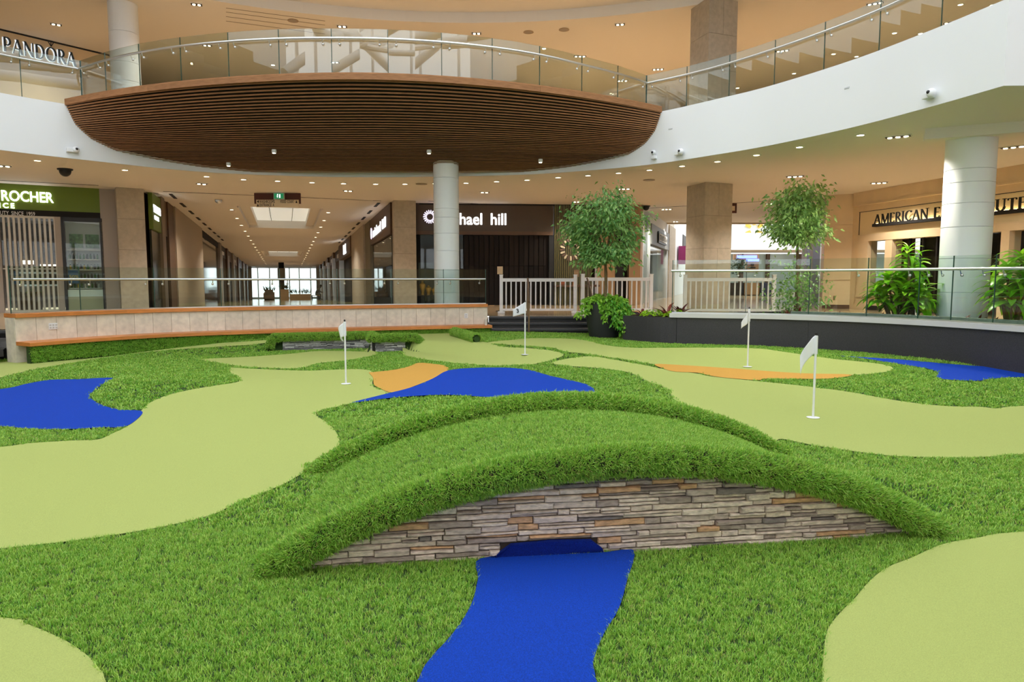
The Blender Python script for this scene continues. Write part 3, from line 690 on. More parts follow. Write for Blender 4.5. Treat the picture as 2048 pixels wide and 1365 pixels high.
def scatter(name, pts, nrm, scl, tufts, seed, parent=None):
    """one stuff object: blades instanced on a cloud of points"""
    me = bpy.data.meshes.new(name); me.from_pydata([tuple(p) for p in pts], [], []); me.update()
    a = me.attributes.new('nrm', 'FLOAT_VECTOR', 'POINT'); a.data.foreach_set('vector', np.asarray(nrm, np.float32).ravel())
    a = me.attributes.new('scl', 'FLOAT', 'POINT'); a.data.foreach_set('value', np.asarray(scl, np.float32))
    o = link(name, me, None, parent)
    tc = bpy.data.collections.new(name + '_tufts')
    for t in tufts: tc.objects.link(t)
    ng = bpy.data.node_groups.new(name, 'GeometryNodeTree')
    ng.interface.new_socket('Geometry', in_out='INPUT', socket_type='NodeSocketGeometry'); ng.interface.new_socket('Geometry', in_out='OUTPUT', socket_type='NodeSocketGeometry')
    N = ng.nodes; L = ng.links
    gi, go = N.new('NodeGroupInput'), N.new('NodeGroupOutput')
    ip = N.new('GeometryNodeInstanceOnPoints'); ci = N.new('GeometryNodeCollectionInfo'); ci.inputs['Collection'].default_value = tc
    ci.inputs['Separate Children'].default_value = True; ci.inputs['Reset Children'].default_value = True
    an = N.new('GeometryNodeInputNamedAttribute'); an.data_type = 'FLOAT_VECTOR'; an.inputs['Name'].default_value = 'nrm'
    asc = N.new('GeometryNodeInputNamedAttribute'); asc.data_type = 'FLOAT'; asc.inputs['Name'].default_value = 'scl'
    al = N.new('FunctionNodeAlignRotationToVector'); al.axis = 'Z'
    rr = N.new('FunctionNodeRandomValue'); rr.data_type = 'FLOAT'; rr.inputs['Max'].default_value = 6.283; rr.inputs['Seed'].default_value = seed
    rn = N.new('FunctionNodeRotateRotation'); rn.rotation_space = 'LOCAL'
    cmb = N.new('ShaderNodeCombineXYZ'); e2r = N.new('FunctionNodeEulerToRotation')
    ri = N.new('FunctionNodeRandomValue'); ri.data_type = 'INT'; ri.inputs['Max'].default_value = len(tufts) - 1
    L.new(gi.outputs[0], ip.inputs['Points']); L.new(ci.outputs[0], ip.inputs['Instance']); ip.inputs['Pick Instance'].default_value = True
    L.new([q for q in ri.outputs if q.enabled][0], ip.inputs['Instance Index'])
    L.new([q for q in an.outputs if q.enabled][0], al.inputs['Vector'])
    L.new([q for q in rr.outputs if q.enabled][0], cmb.inputs['Z']); L.new(cmb.outputs[0], e2r.inputs[0])
    L.new(al.outputs[0], rn.inputs['Rotation']); L.new(e2r.outputs[0], rn.inputs['Rotate By']); L.new(rn.outputs[0], ip.inputs['Rotation'])
    L.new([q for q in asc.outputs if q.enabled][0], ip.inputs['Scale'])
    L.new(ip.outputs[0], go.inputs[0])
    md = o.modifiers.new('blades', 'NODES'); md.node_group = ng
    o['kind'] = 'stuff'
    return o
def grad(x, y):
    e = .03; return (height(x + e, y) - height(x - e, y)) / (2 * e), (height(x, y + e) - height(x, y - e)) / (2 * e)
bxy = np.array([SB_A + SB_X * s + SB_N * o for s, o in ((.02, .05), (3.66, .05), (3.66, 1.72), (.02, 1.72))])
def turf_points(y0, y1, dens, bridge=False):
    x0, x1 = -.78 * y1 - 1.6, .78 * y1 + 1.6; x0, x1 = max(x0, -12), min(x1, 8.6)
    n = int((x1 - x0) * (y1 - y0) * dens); X = RNG.uniform(x0, x1, n); Yv = RNG.uniform(y0, y1, n)
    ok = (np.abs(X) < .78 * Yv + 1.6) & inpoly(X, Yv, PIT) & ~inpoly(X, Yv, bxy)
    for lp in PATCHES: ok &= ~inpoly(X, Yv, lp)
    hx, hy = grad(X, Yv); ok &= (hx * hx + hy * hy) < .5
    return X[ok], Yv[ok]
TF = [tuft('tuft_near', 9, .016, .023, .0030, i) for i in range(6)]
TM = [tuft('tuft_mid', 10, .028, .026, .0055, 20 + i) for i in range(4)]
TFAR = [tuft('tuft_far', 10, .055, .026, .012, 40 + i) for i in range(4)]
for y0, y1, dens, tf, nm, lab in ((1.4, 4.2, 4200, TF, 'grass', 'long green turf blades around the stone bridge'), (4.2, 7.5, 1500, TM, 'grass', 'long green turf blades between the putting surfaces'), (7.5, 17.4, 520, TFAR, 'grass', 'long green turf blades towards the bench and steps')):
    X, Yv = turf_points(y0, y1, dens); hx, hy = grad(X, Yv)
    P = np.stack([X, Yv, height(X, Yv) - .001], 1); Nn = np.stack([-hx, -hy, np.ones_like(hx)], 1) + RNG.normal(0, .12, (len(X), 3)) * [1, 1, 0]
    tag(scatter(nm, P, Nn, RNG.uniform(.8, 1.15, len(X)), tf, 1), lab, 'grass', kind='stuff')
# bridge deck and curbs
n = 26000; s = RNG.uniform(-.15, 3.85, n); o = RNG.uniform(.06, 1.74, n); zz = np.maximum(0.0, ctop(s) - .11) + .008
ok = zz > .012; s, o, zz = s[ok], o[ok], zz[ok]
sl = (np.maximum(0, ctop(s + .02) - .11) - np.maximum(0, ctop(s - .02) - .11)) / .04
Pb = SB_A + s[:, None] * SB_X + o[:, None] * SB_N
Nb = np.stack([-sl * SB_X[0], -sl * SB_X[1], np.ones_like(sl)], 1) + RNG.normal(0, .15, (len(s), 3)) * [1, 1, 0]
scatter('grass', np.column_stack([Pb, zz]), Nb, RNG.uniform(.8, 1.1, len(s)), TF, 3, br)
for k, (pts, r, oo) in enumerate(CURBS):
    T = np.gradient(pts, axis=0); T /= np.linalg.norm(T, axis=1)[:, None]
    seg = np.linalg.norm(np.diff(pts, axis=0), axis=1); Lc = np.concatenate([[0], np.cumsum(seg)]); near = oo < 1
    n = int(Lc[-1] * (3400 if near else 2300 if oo < 4 else 1300))
    l = RNG.uniform(0, Lc[-1], n); c = np.stack([np.interp(l, Lc, pts[:, i]) for i in range(3)], 1); t = np.stack([np.interp(l, Lc, T[:, i]) for i in range(3)], 1)
    a = np.cross(t, [0, 0, 1.0]); a /= np.linalg.norm(a, axis=1)[:, None]; b = np.cross(a, t)
    w = RNG.uniform(-2.6, 2.6, n)      # around the top of the roll, not its underside
    nr = a * np.sin(w)[:, None] + b * np.cos(w)[:, None]
    scatter('grass', c + nr * r * .93, nr + np.array([0, 0, .25]) + RNG.normal(0, .3, (n, 3)), RNG.uniform(.9, 1.4, n), TF if near else TM, 5 + k, br if oo < 4 else (rw if oo == 9 else tl))
# ================================================================== bench wall with stone tiles, wooden cap and seat
bn = thing('built_in_bench', 'long curved stone-tiled wall bench with wooden seat and wooden cap', 'bench', (-5, 15, .1))
ZL, ZS = .93, .44
nt_ = int(LEDGE.len / .345)
for i in range(nt_):
    a, b = LEDGE.len * i / nt_ + .003, LEDGE.len * (i + 1) / nt_ - .003
    build('stone_tile', MB().sweep(LEDGE.sub(a, b, .1), [(-.02, ZS), (-.02, ZL - .07), (.05, ZL - .07), (.05, ZS)]), 'limestone', bn)
build('wall_core', MB().sweep(LEDGE.sub(0, LEDGE.len, .2), [(.0, .0), (.0, ZL - .075), (.30, ZL - .075), (.30, .0)]), 'limestone', bn)
nc = 5
for i in range(nc):
    a, b = LEDGE.len * i / nc + .002, LEDGE.len * (i + 1) / nc - .002
    build('cap_board', MB().sweep(LEDGE.sub(a, b, .15), [(-.06, ZL - .07), (-.06, ZL - .008), (-.05, ZL), (.33, ZL), (.33, ZL - .07)]), 'benchwood', bn)
    build('seat_board', MB().sweep(LEDGE.sub(a, b, .15), [(-.47, ZS - .065), (-.47, ZS - .008), (-.46, ZS), (-.02, ZS), (-.02, ZS - .065)]), 'benchwood', bn)
build('turf_front', MB().sweep(LEDGE.sub(.02, LEDGE.len - .02, .15), [(-.41, .0), (-.41, ZS - .065), (-.3, ZS - .065), (-.3, .0)]), 'turf', bn)
tp = LEDGE.off(-.42); n = 9000; l = RNG.uniform(.05, tp.len - .05, n)
Pt = np.array([tp.at(q) for q in l]); Tt = np.array([tp.tan(q) for q in l]); zz = RNG.uniform(.1, ZS - .07, n)
scatter('grass', np.column_stack([Pt, zz]), np.column_stack([Tt[:, 1], -Tt[:, 0], np.full(n, .5)]) + RNG.normal(0, .15, (n, 3)), RNG.uniform(.6, .9, n), TFAR, 31, bn)
def outlet(u, v, w, h, label):
    l = LEDGE.at_u(u, .7); p = LEDGE.at(l); t = LEDGE.tan(l); nn = np.array([t[1], -t[0]]); z = aty(u, v, p[1])[2]
    e = thing('outlet_plate', label, 'outlet', (*(p + nn * .02), z))
    q0, q1 = p + nn * .02 - t * w / 2, p + nn * .02 + t * w / 2
    build('plate', MB().wallbox(q0, q1, z - h / 2, z + h / 2, -.012, 0), 'white', e, bevel=.003)
    for k in range(3 if w > .1 else 1):
        c = q0 + (q1 - q0) * ((k + .5) / (3 if w > .1 else 1))
        for dz in (-h * .2, h * .2): build('socket', MB().wallbox(c - t * .016, c + t * .016, z + dz - .014, z + dz + .014, -.016, -.011), mat('socket_grey', lin(200, 198, 196), .5), e)
outlet(104, 653, .15, .115, 'wide white triple outlet plate on the bench wall')
outlet(932, 632, .085, .115, 'small white outlet plate on the bench wall beside the dark steps')

# ================================================================== glass balustrades
def balustrade(name, label, path, joints, z0, z1, zr, rail_side, bracket=.16, parent_loc=None, rail=True, gap=.008, glassm='glass', rail_r=.024):
    t = thing(name, label, 'railing', (*path.at(path.len / 2), z0))
    for a, b in zip(joints[:-1], joints[1:]):
        build('glass_pane', MB().sweep(path.sub(a + gap, b - gap, .4), [(-.007, z0), (-.007, z1), (.007, z1), (.007, z0)]), glassm, t)
    for a in joints:
        q = path.at(min(max(a, .01), path.len - .01)); T = path.tan(a)
        build('pane_edge', MB().wallbox(q - T * .006, q + T * .006, z0, z1, -.008, .008), 'glassedge', t)
    build('base_shoe', MB().sweep(path.sub(joints[0], joints[-1], .3), [(-.03, z0 - .01), (-.03, z0 + .02), (.03, z0 + .02), (.03, z0 - .01)]), 'steel', t)
    if rail:
        rp = path.off(rail_side)
        k0, k1 = joints[0] / path.len * rp.len, joints[-1] / path.len * rp.len
        pts = [(*rp.at(l), zr) for l in np.linspace(k0 + .02, k1 - .02, max(8, int((k1 - k0) / .25)))]
        hr_ = build('handrail', MB().tube(pts, rail_r, 10), 'steel', t, smooth=True)
        for a, b in zip(joints[:-1], joints[1:]):
            for l in (a + bracket, b - bracket):
                q = path.at(l); T = path.tan(l); nn = np.array([-T[1], T[0]]); r_ = q + nn * rail_side
                build('rail_bracket', MB().tube([(*r_, zr - .02), (*(r_ - nn * rail_side * .25), zr - .075), (*(q + nn * np.sign(rail_side) * .008), zr - .1)], .009, 6)
                      .ball((*(q + nn * np.sign(rail_side) * .02), zr - .1), .026, 8, 5), 'steel', hr_, smooth=True)
    return t
LG = LEDGE.off(.12)
jl = [0.02] + [LG.at_u(u, 1.3) for u in (160, 309, 441, 560, 675, 782, 887)] + [LG.len - .01]
balustrade('glass_railing', 'frameless glass railing with steel handrail on the wooden bench cap', LG, jl, ZL, 1.765, 1.53, -.07)
# right-hand planter railing
PLG = PLANT.off(.02)
PG0 = PLG.at_u(1343, .85)
jr = [PG0] + [PLG.at_u(u, 1.3) for u in (1492, 1618, 1735, 1838, 1905, 1990)]
jr = sorted(set([round(j, 3) for j in jr] + [round(jr[-1] + 1.3, 3)]))
balustrade('glass_railing', 'curved glass railing with steel handrail on the dark planter wall', PLG, jr, .84, 1.92, 1.70, -.07)
# upper gallery railings
UP1 = Path(catmull([(-11.9, 12.6), (-11.2, 14.0), (-10.6, 14.95), (-9.6, 15.95)], 8))
UPB = Path(catmull([(-9.6, 15.95), (-8.71, 15.37), (-7.72, 14.84), (-6.66, 14.44), (-5.59, 14.16), (-4.5, 13.99), (-3.49, 13.95), (-2.42, 14.0), (-1.39, 14.18), (-.39, 14.5), (.59, 14.98), (1.53, 15.64), (2.4, 16.3), (3.21, 17.08)], 6))
UP2 = Path(catmull([(3.21, 17.08), (4.0, 16.37), (4.7, 15.55), (5.34, 14.6), (5.91, 13.6), (6.41, 12.5), (6.75, 11.3), (7.0, 9.95)], 8))
j1 = [0.05, UP1.at_u(40, 6), UP1.len - .01]
balustrade('glass_railing', 'glass railing of the upper gallery below the jewellery sign', UP1, j1, Z_FLOOR2, 6.37, 6.17, -.07, glassm='glassup')
jb = [.01] + [UPB.at_u(u, 6) for u in (211, 279, 361, 456, 558, 664, 775, 882, 985, 1080, 1164, 1236)] + [UPB.len - .01]
balustrade('glass_railing', 'glass railing around the wooden balcony bowl', UPB, jb, Z_FLOOR2 + .05, 6.37, 6.17, -.07, glassm='glassup')
j2 = [.01] + [UP2.at_u(u, 6) for u in (1374, 1459, 1550, 1650, 1761, 1886)] + [UP2.len - .01]
balustrade('glass_railing', 'glass railing of the upper gallery on the long white fascia', UP2, j2, Z_FLOOR2, 6.37, 6.17, -.07, glassm='glassup')

# ================================================================== wooden balcony bowl
bw = thing('wood_bowl_balcony', 'dark wooden slatted balcony bowl bulging from the white fascia', 'balcony', (-3.1, 15.5, 4.2))
DT = [(0, 0), (.21, .12), (.39, .32), (.58, .65), (.71, 1.25), (.86, 2.05), (1, 3.2)]
rx_, ry_ = RING.P[:, 0], RING.P[:, 1]
def contour(tau, lift=0.0, k=40, inset=0.0):
    z = 4.215 + (5.33 - 4.215) * (.7 * (1 - tau) ** 2.6 + .3 * (1 - tau))
    D = np.interp(tau, *zip(*DT)); xl, xr = -9.65 + D, 3.38 - D; ym = 13.45 + 4.5 * tau + inset; xm = -3.05
    yl, yr = np.interp(xl, rx_, ry_), np.interp(xr, rx_, ry_)
    xs = np.linspace(xl, xr, k)
    ys = np.where(xs < xm, ym + (yl - ym) * np.abs((xs - xm) / (xl - xm)) ** 1.9, ym + (yr - ym) * np.abs((xs - xm) / (xr - xm)) ** 1.9)
    return np.stack([xs, ys], 1), z + lift
NSL = 47
for i in range(NSL):
    tau = i / (NSL - 1) * .985; P, z = contour(tau); pth = Path(P); L_ = pth.len
    hh = .105 if i == 0 else max(.007, .030 - .0008 * i)  # lower slats thinned so the bowl darkens downward: shade put into the shape
    nj = 3 if i < 26 else 2
    cuts = [0] + sorted(random.uniform(.12, .88) * L_ for _ in range(nj - 1)) + [L_]
    for a, b in zip(cuts[:-1], cuts[1:]):
        if b - a < .1: continue
        build('slat', MB().sweep(pth.sub(a + .002, b - .002, .3), [(0, z - hh / 2), (0, z + hh / 2), (.026, z + hh / 2), (.026, z - hh / 2)]), 'wood', bw)
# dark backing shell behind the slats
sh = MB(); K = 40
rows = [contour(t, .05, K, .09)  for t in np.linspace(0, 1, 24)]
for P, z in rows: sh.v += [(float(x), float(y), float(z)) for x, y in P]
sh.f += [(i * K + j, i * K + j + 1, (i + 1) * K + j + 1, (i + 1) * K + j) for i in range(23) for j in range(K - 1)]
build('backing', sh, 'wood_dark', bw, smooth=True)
P, z = contour(0.0)
build('rim_board', MB().sweep(P, [(0, z + .053), (0, z + .075), (.3, z + .075), (.3, z + .053)]), 'wood', bw)
tag(build('floor_balcony', MB().poly([tuple(p) for p in P[:, :2] + [0, .06]] + [tuple(p) for p in RING.P[::-1] if -9.6 < p[0] < 3.35], Z_FLOOR2), 'floor'), 'floor of the wooden balcony bowl', 'floor', kind='structure')
# small white spot heads under the bowl
for u, v in ((548, 302), (858, 303), (457, 328), (1081, 321)):
    best = None
    for t in np.linspace(.2, .98, 160):
        P, z = contour(t, -.03); Q = atz(u, v, z); yc = np.interp(Q[0], P[:, 0], P[:, 1])
        if best is None or abs(Q[1] - yc) < best[0]: best = (abs(Q[1] - yc), Q)
    q = best[1]
    s_ = thing('bowl_spotlight', 'small white spotlight head under the wooden balcony bowl', 'spotlight', q, 'spotlights under the wooden bowl')
    build('head', MB().lathe(q, [(.045, -.05), (.055, -.02), (.05, .03)], 12), 'white', s_, smooth=True)
    build('lens', MB().lathe(q, [(.035, -.055), (.035, -.05)], 12), 'lens', s_)

# ================================================================== columns
def drum_column(name, label, x, y, r, zs, m, group=None):
    t = thing(name, label, 'column', (x, y, zs[0]), group, 'structure')
    for a, b in zip(zs[:-1], zs[1:]):
        build('drum', MB().lathe((x, y, 0), [(r - .012, a), (r, a + .006), (r, b - .006), (r - .012, b)], 40), m, t, smooth=True)
    build('core', MB().lathe((x, y, 0), [(r - .014, zs[0]), (r - .014, zs[-1])], 24), 'greywall', t)
M['column'] = mat('column_paint', lin(242, 245, 248), .5)
drum_column('column', 'round white banded column under the wooden balcony bowl', -1.612, 17.27, .31, [Z_FLOOR, 1.2, 1.75, 2.22, 2.64, 3.02, 3.23, 3.97, 4.42], 'column')
drum_column('column', 'thick round white banded column behind the planter shrubs', 8.12, 12.55, .395, [Z_FLOOR, 1.3, 1.9, 2.45, 2.86, 3.22, 3.45, 4.0, Z_CEIL], 'column')
drum_column('column', 'round white column on the upper gallery by the jewellery sign', -10.62, 19.7, .37, [Z_FLOOR2, 6.3, 6.9, 7.4, 8.2, Z_CEIL2], 'column')
def stone_pier(name, label, plan, z0, z1, rows, m='pierstone'):
    """pier clad in stone slabs: every face is split in courses"""
    t = thing(name, label, 'pier', (*np.mean(plan, 0), z0), kind='structure')
    n = len(plan); zs = [z0 + (z1 - z0) * k / rows for k in range(rows + 1)]
    cen = np.mean(plan, 0)
    for i in range(n):
        a, b = np.array(plan[i]), np.array(plan[(i + 1) % n]); w = np.linalg.norm(b - a)
        for k in range(rows):
            for (f0, f1) in (((0, .5), (.5, 1)) if w > .75 and k % 2 else ((0, 1),)) if w > .3 else ((0, 1),):
                p, q = a + (b - a) * f0, a + (b - a) * f1; d = (b - a) / w
                build('stone_slab', MB().wallbox(p + d * .003, q - d * .003, zs[k] + .003, zs[k + 1] - .003, -.0, .03), m, t)
    build('core', MB().prism([(*(cen + (np.array(p) - cen) * .97), z0) for p in plan], (0, 0, z1 - z0)), 'ceil_dark', t)
    return t
def quadplan(a, b, depth):
    a, b = np.array(a), np.array(b); d = (b - a) / np.linalg.norm(b - a); nn = np.array([-d[1], d[0]]); return [a, b, b + nn * depth, a + nn * depth]
sqp = [(4.97, 20.05), (5.24, 19.15), (6.10, 19.5), (5.80, 20.4)]
stone_pier('pier', 'square stone-clad pier beside the white fence by the planter', sqp, Z_FLOOR, Z_CEIL, 4)
stone_pier('pier', 'square stone-clad pier standing on the upper gallery', sqp, Z_FLOOR2, Z_CEIL2, 4)
stone_pier('pier', 'stone-clad pier between the green cosmetics shop and the corridor', quadplan((-11.34, 20.2), (-10.74, 20.58), .75), Z_FLOOR, Z_CEIL, 4)
stone_pier('pier', 'stone-clad pier between the corridor and the dark jewellery shop', quadplan((-3.96, 23.55), (-3.24, 23.72), .8), Z_FLOOR, Z_CEIL, 4)

# ================================================================== steps and their handrails
st = thing('pit_steps', 'dark granite steps climbing from the pit to the white gates', 'steps', (.9, 17.1, .2))
for k, (y0, z1) in enumerate(((16.62, .347), (16.92, .473), (17.22, Z_FLOOR))):
    build('tread', MB().box((1.06, y0 + .17, z1 - .025), (3.28, .36, .05)), 'step', st, bevel=.006)
    build('riser', MB().box((1.06, y0 + .19, z1 - .135), (3.28, .3, .17)), 'black', st)
build('side_cheek', MB().box((-.62, 17.0, .33), (.05, 1.05, .5)), 'limestone', st)
sl = thing('pit_steps', 'dark granite steps at the far end of the wooden bench', 'steps', (-9.8, 12.4, .1))
for k, (xr, y0, z1) in enumerate(((-8.90, 11.66, .21), (-9.02, 11.98, .34), (-9.12, 12.30, .47), (-9.20, 12.62, Z_FLOOR))):
    build('tread', MB().box(((xr - 11.3) / 2, y0 + .15, z1 - .025), (xr + 11.3, .32, .05)), 'step', sl, bevel=.006)
    build('riser', MB().box(((xr - 11.3) / 2, y0 + .17, z1 - .11), (xr + 11.3 - .03, .26, .13)), 'black', sl)
for x, lab in ((.40, 'brown sloping handrail in the middle of the dark steps'), (1.92, 'brown sloping handrail beside the big planter pot')):
    h = thing('step_handrail', lab, 'handrail', (x, 16.9, .2))
    zb = float(height(x, 16.45))
    build('post', MB().box((x, 16.4, (zb + 1.0) / 2), (.035, .035, 1.0 - zb)), 'bronze', h)
    build('post', MB().box((x, 17.75, (Z_FLOOR + 1.52) / 2), (.035, .035, 1.52 - Z_FLOOR)), 'bronze', h)
    build('rail', MB().tube([(x, 16.3, 1.0), (x, 16.42, 1.02), (x, 17.7, 1.54), (x, 17.85, 1.54)], .026, 8), 'brown', h, smooth=True)

# ================================================================== white vinyl gates and fence
def fence(name, label, p, q, z0, n, post_h=1.06, top=.97, bot=.10, feet=True, group=None, w=.05):
    p, q = np.array(p, float), np.array(q, float); d = (q - p) / np.linalg.norm(q - p)
    t = thing(name, label, 'fence', (*((p + q) / 2), z0), group)
    for e in (p, q):
        ps_ = build('post', MB().box((*e, z0 + post_h / 2 + .03), (.09, .09, post_h), math.atan2(d[1], d[0])), 'vinyl', t, bevel=.004)
        build('post_cap', MB().box((*e, z0 + post_h + .04), (.105, .105, .02), math.atan2(d[1], d[0])), 'vinyl', ps_)
        if feet: build('foot', MB().box((*e, z0 + .03), (.18, .19, .06), math.atan2(d[1], d[0]) + math.pi / 2), 'vinyl', ps_, bevel=.01)
    build('top_rail', MB().wallbox(p + d * .045, q - d * .045, z0 + top - .06, z0 + top + .03, -.03, .03), 'vinyl', t, bevel=.003)
    build('bottom_rail', MB().wallbox(p + d * .045, q - d * .045, z0 + bot - .025, z0 + bot + .035, -.025, .025), 'vinyl', t)
    L_ = np.linalg.norm(q - p)
    for i in range(n):
        c = p + d * (L_ * (i + 1) / (n + 1))
        build('picket', MB().box((*c, z0 + (top + bot) / 2), (.034, .034, top - bot - .02), math.atan2(d[1], d[0])), 'vinyl', t)
    return t
fence('picket_gate', 'white vinyl picket gate panel next to the glass railing end', (-.29, 18.75), (1.70, 18.75), Z_FLOOR, 14, 1.0, .92)
fence('picket_gate', 'white vinyl picket gate panel behind the potted tree', (1.90, 18.75), (3.80, 19.05), Z_FLOOR, 13, 1.02, .94)
fence('picket_fence', 'white vinyl picket fence panel behind the planter glass', (4.62, 18.6), (6.95, 18.5), Z_FLOOR, 15, 1.0, .93)
# ================================================================== dark planter wall with white trim
pn = thing('planter_wall', 'curved dark granite planter wall with pale metal trim', 'planter', (5.5, 13.4, 0))
k0 = 0
npan = 9
for i in range(npan):
    a, b = PLANT.len * i / npan + .002, PLANT.len * (i + 1) / npan - .002
    build('granite_panel', MB().sweep(PLANT.sub(a, b, .15), [(-.06, -.05), (-.06, .745), (.0, .745), (.0, -.05)]), 'darkwall', pn)
M['trim'] = mat('pale_trim', lin(214, 212, 212), .4)
build('trim', MB().sweep(PLANT.sub(PG0 - .02, PLANT.len, .15), [(-.10, .75), (-.10, .835), (.10, .835), (.10, .75)]), 'trim', pn)
build('wall_core', MB().sweep(PLANT.sub(0, PLANT.len, .15), [(.0, -.05), (.0, .735), (.14, .735), (.14, -.05)]), 'blackmat', pn)
build('inner_curb', MB().sweep(PLANT.off(.26).sub(PG0 + 2.2, PLANT.len, .2), [(-.08, .6), (-.08, .90), (.08, .90), (.08, .6)]), mat('curb_stone', lin(140, 146, 136), .6, var=.15, scale=12), pn)
inner = PLANT.off(.14); outer = PLANT.off(1.9)
soil_poly = [tuple(p) for p in inner.sub(0, inner.len, .3)] + [(9.6, 6.4), (9.8, 9.5), (9.4, 12.9), (8.6, 14.2), (7.4, 15.8), (6.2, 16.2), (4.6, 15.6), (2.7, 15.9)]
build('soil', MB().poly(soil_poly, .74), 'soil', pn)
build('planter_back', MB().sweep(soil_poly[len(inner.sub(0, inner.len, .3)):], [(-.05, .55), (-.05, .78), (.05, .78), (.05, .55)]), 'darkwall', pn)
# ================================================================== shopfront helper: a wall plane in plan
class Face:
    def __init__(s, p, q):
        s.p = np.array(p, float); s.q = np.array(q, float); s.d = (s.q - s.p) / np.linalg.norm(s.q - s.p); s.n = np.array([s.d[1], -s.d[0]])
    def l(s, u, v=557, off=0.0):
        r = ray(u, v)[:2]; p = s.p + s.n * off; A = np.array([[r[0], -s.d[0]], [r[1], -s.d[1]]]); return float(np.linalg.solve(A, p)[1])
    def pt(s, l, off=0.0): return s.p + s.d * l + s.n * off
    def z(s, u, v): P = s.pt(s.l(u, v)); return float(aty(u, v, P[1])[2])
    def box(s, l0, l1, z0, z1, o0, o1, mb=None):
        mb = mb or MB(); return mb.wallbox(s.pt(l0), s.pt(l1), z0, z1, -o1, -o0)
    def part(s, name, par, m, l0, l1, z0, z1, o0, o1, bevel=0): return build(name, s.box(l0, l1, z0, z1, o0, o1), m, par, bevel=bevel)
M['shopdark'] = mat('shop_interior', lin(66, 52, 40), .7, var=.2, scale=2)
M['greensign'] = mat('green_sign', lin(104, 128, 22), .5)
M['taupe'] = mat('taupe_panel', lin(168, 158, 148), .5)
M['grille'] = mat('grille_alloy', lin(206, 198, 184), .4, metal=.2)
M['shelfwhite'] = mat('shelf_white', lin(226, 232, 226), .5)
M['frost'] = mat('frosted_panel', lin(190, 214, 208), .35)
M['poster'] = mat('leafy_poster', lin(118, 160, 108), .5, var=.5, scale=14)
M['bluesign'] = mat('blue_card', lin(30, 84, 120), .5)
M['yellowtext'] = mat('yellow_text', lin(226, 206, 90), .5)
M['lettershadow'] = emit('blue_letter_side', lin(30, 70, 220), 1.2)
# ------------------------------------------------------------------ cosmetics shop
FY = Face((-15.2, 18.68), (-11.4, 20.91))
ly = lambda u, v=500: FY.l(u, v)
L0, L1 = -1.2, ly(199, 400)
ys = thing('cosmetics_shopfront', 'cosmetics shopfront with green sign band and folding grille', 'shopfront', (*FY.pt(L1 * .5), Z_FLOOR), kind='structure')
zb1, zb2 = FY.z(199, 426), FY.z(199, 437)
FY.part('sign_band', ys, 'greensign', L0, L1, zb1, Z_CEIL, -.2, .0)
FY.part('tagline_band', ys, 'blackmat', L0, ly(207), zb2, zb1, -.2, .01)
FY.part('post', ys, 'taupe', ly(112), ly(124), Z_FLOOR, zb2, -.15, .0)
FY.part('post', ys, 'taupe', L0, ly(2), Z_FLOOR, zb2, -.15, .0)
FY.part('side_panel', ys, 'taupe', L1, FY.l(240), Z_FLOOR, Z_CEIL, -.2, .02)
FY.part('head_rail', ys, 'grille', ly(2), ly(112), zb2 - .06, zb2, -.12, -.02)
FY.part('middle_rail', ys, 'grille', ly(2), ly(112), 1.80, 1.83, -.10, -.05)
FY.part('bottom_rail', ys, 'grille', ly(2), ly(112), Z_FLOOR, Z_FLOOR + .06, -.12, -.02)
nb = 11
for k in range(nb):
    u = 8 + k * 10.2; a = ly(u)
    FY.part('grille_bar', ys, 'grille', a, a + .055, Z_FLOOR + .06, zb2 - .06, -.12, -.04 if k % 2 else -.02)
FY.part('glass_pane', ys, 'glassclear', ly(2), ly(112), Z_FLOOR, zb2, -.16, -.15)
# display window
wl, wr = ly(125), ly(207); fz = FY.z(165, 441)
FY.part('window_frame', ys, 'black', wl, wl + .07, Z_FLOOR, zb2, -.1, .02)
FY.part('window_frame', ys, 'black', wr - .07, wr, Z_FLOOR, zb2, -.1, .02)
FY.part('window_frame', ys, 'black', wl, wr, fz - .04, zb2, -.1, .02)
FY.part('window_glass', ys, 'glassclear', wl + .07, wr - .07, Z_FLOOR, fz - .04, -.05, -.04)
FY.part('frosted_panel', ys, 'frost', wl + .07, wr - .07, 1.02, 1.22, -.03, -.02)
FY.part('lower_panel', ys, mat('sage_panel', lin(150, 158, 128), .5), wl + .07, wr - .07, Z_FLOOR, 1.02, -.03, -.02)
FY.part('cabinet_back', ys, 'shelfwhite', wl + .07, wr - .07, Z_FLOOR, fz, -.62, -.60)
FY.part('leaf_poster', ys, 'poster', wl + .16, wl + .50, 2.45, 2.85, -.59, -.58)
FY.part('leaf_poster', ys, 'poster', wl + .56, wr - .10, 2.45, 2.85, -.59, -.58)
for zc in (2.36, 2.08, 1.78, 1.5, 1.24): FY.part('shelf', ys, 'shelfwhite', wl + .09, wr - .09, zc, zc + .03, -.6, -.15)
bot_cols = [mat('bottle_green', lin(60, 120, 50), .3), mat('bottle_yellow', lin(220, 190, 50), .3), mat('bottle_dark', lin(40, 44, 40), .3), mat('bottle_white', lin(220, 220, 210), .4)]
bd = MB().lathe((0, 0, 0), [(.022, 0), (.024, .01), (.024, .1), (.012, .115), (.012, .14)], 8)
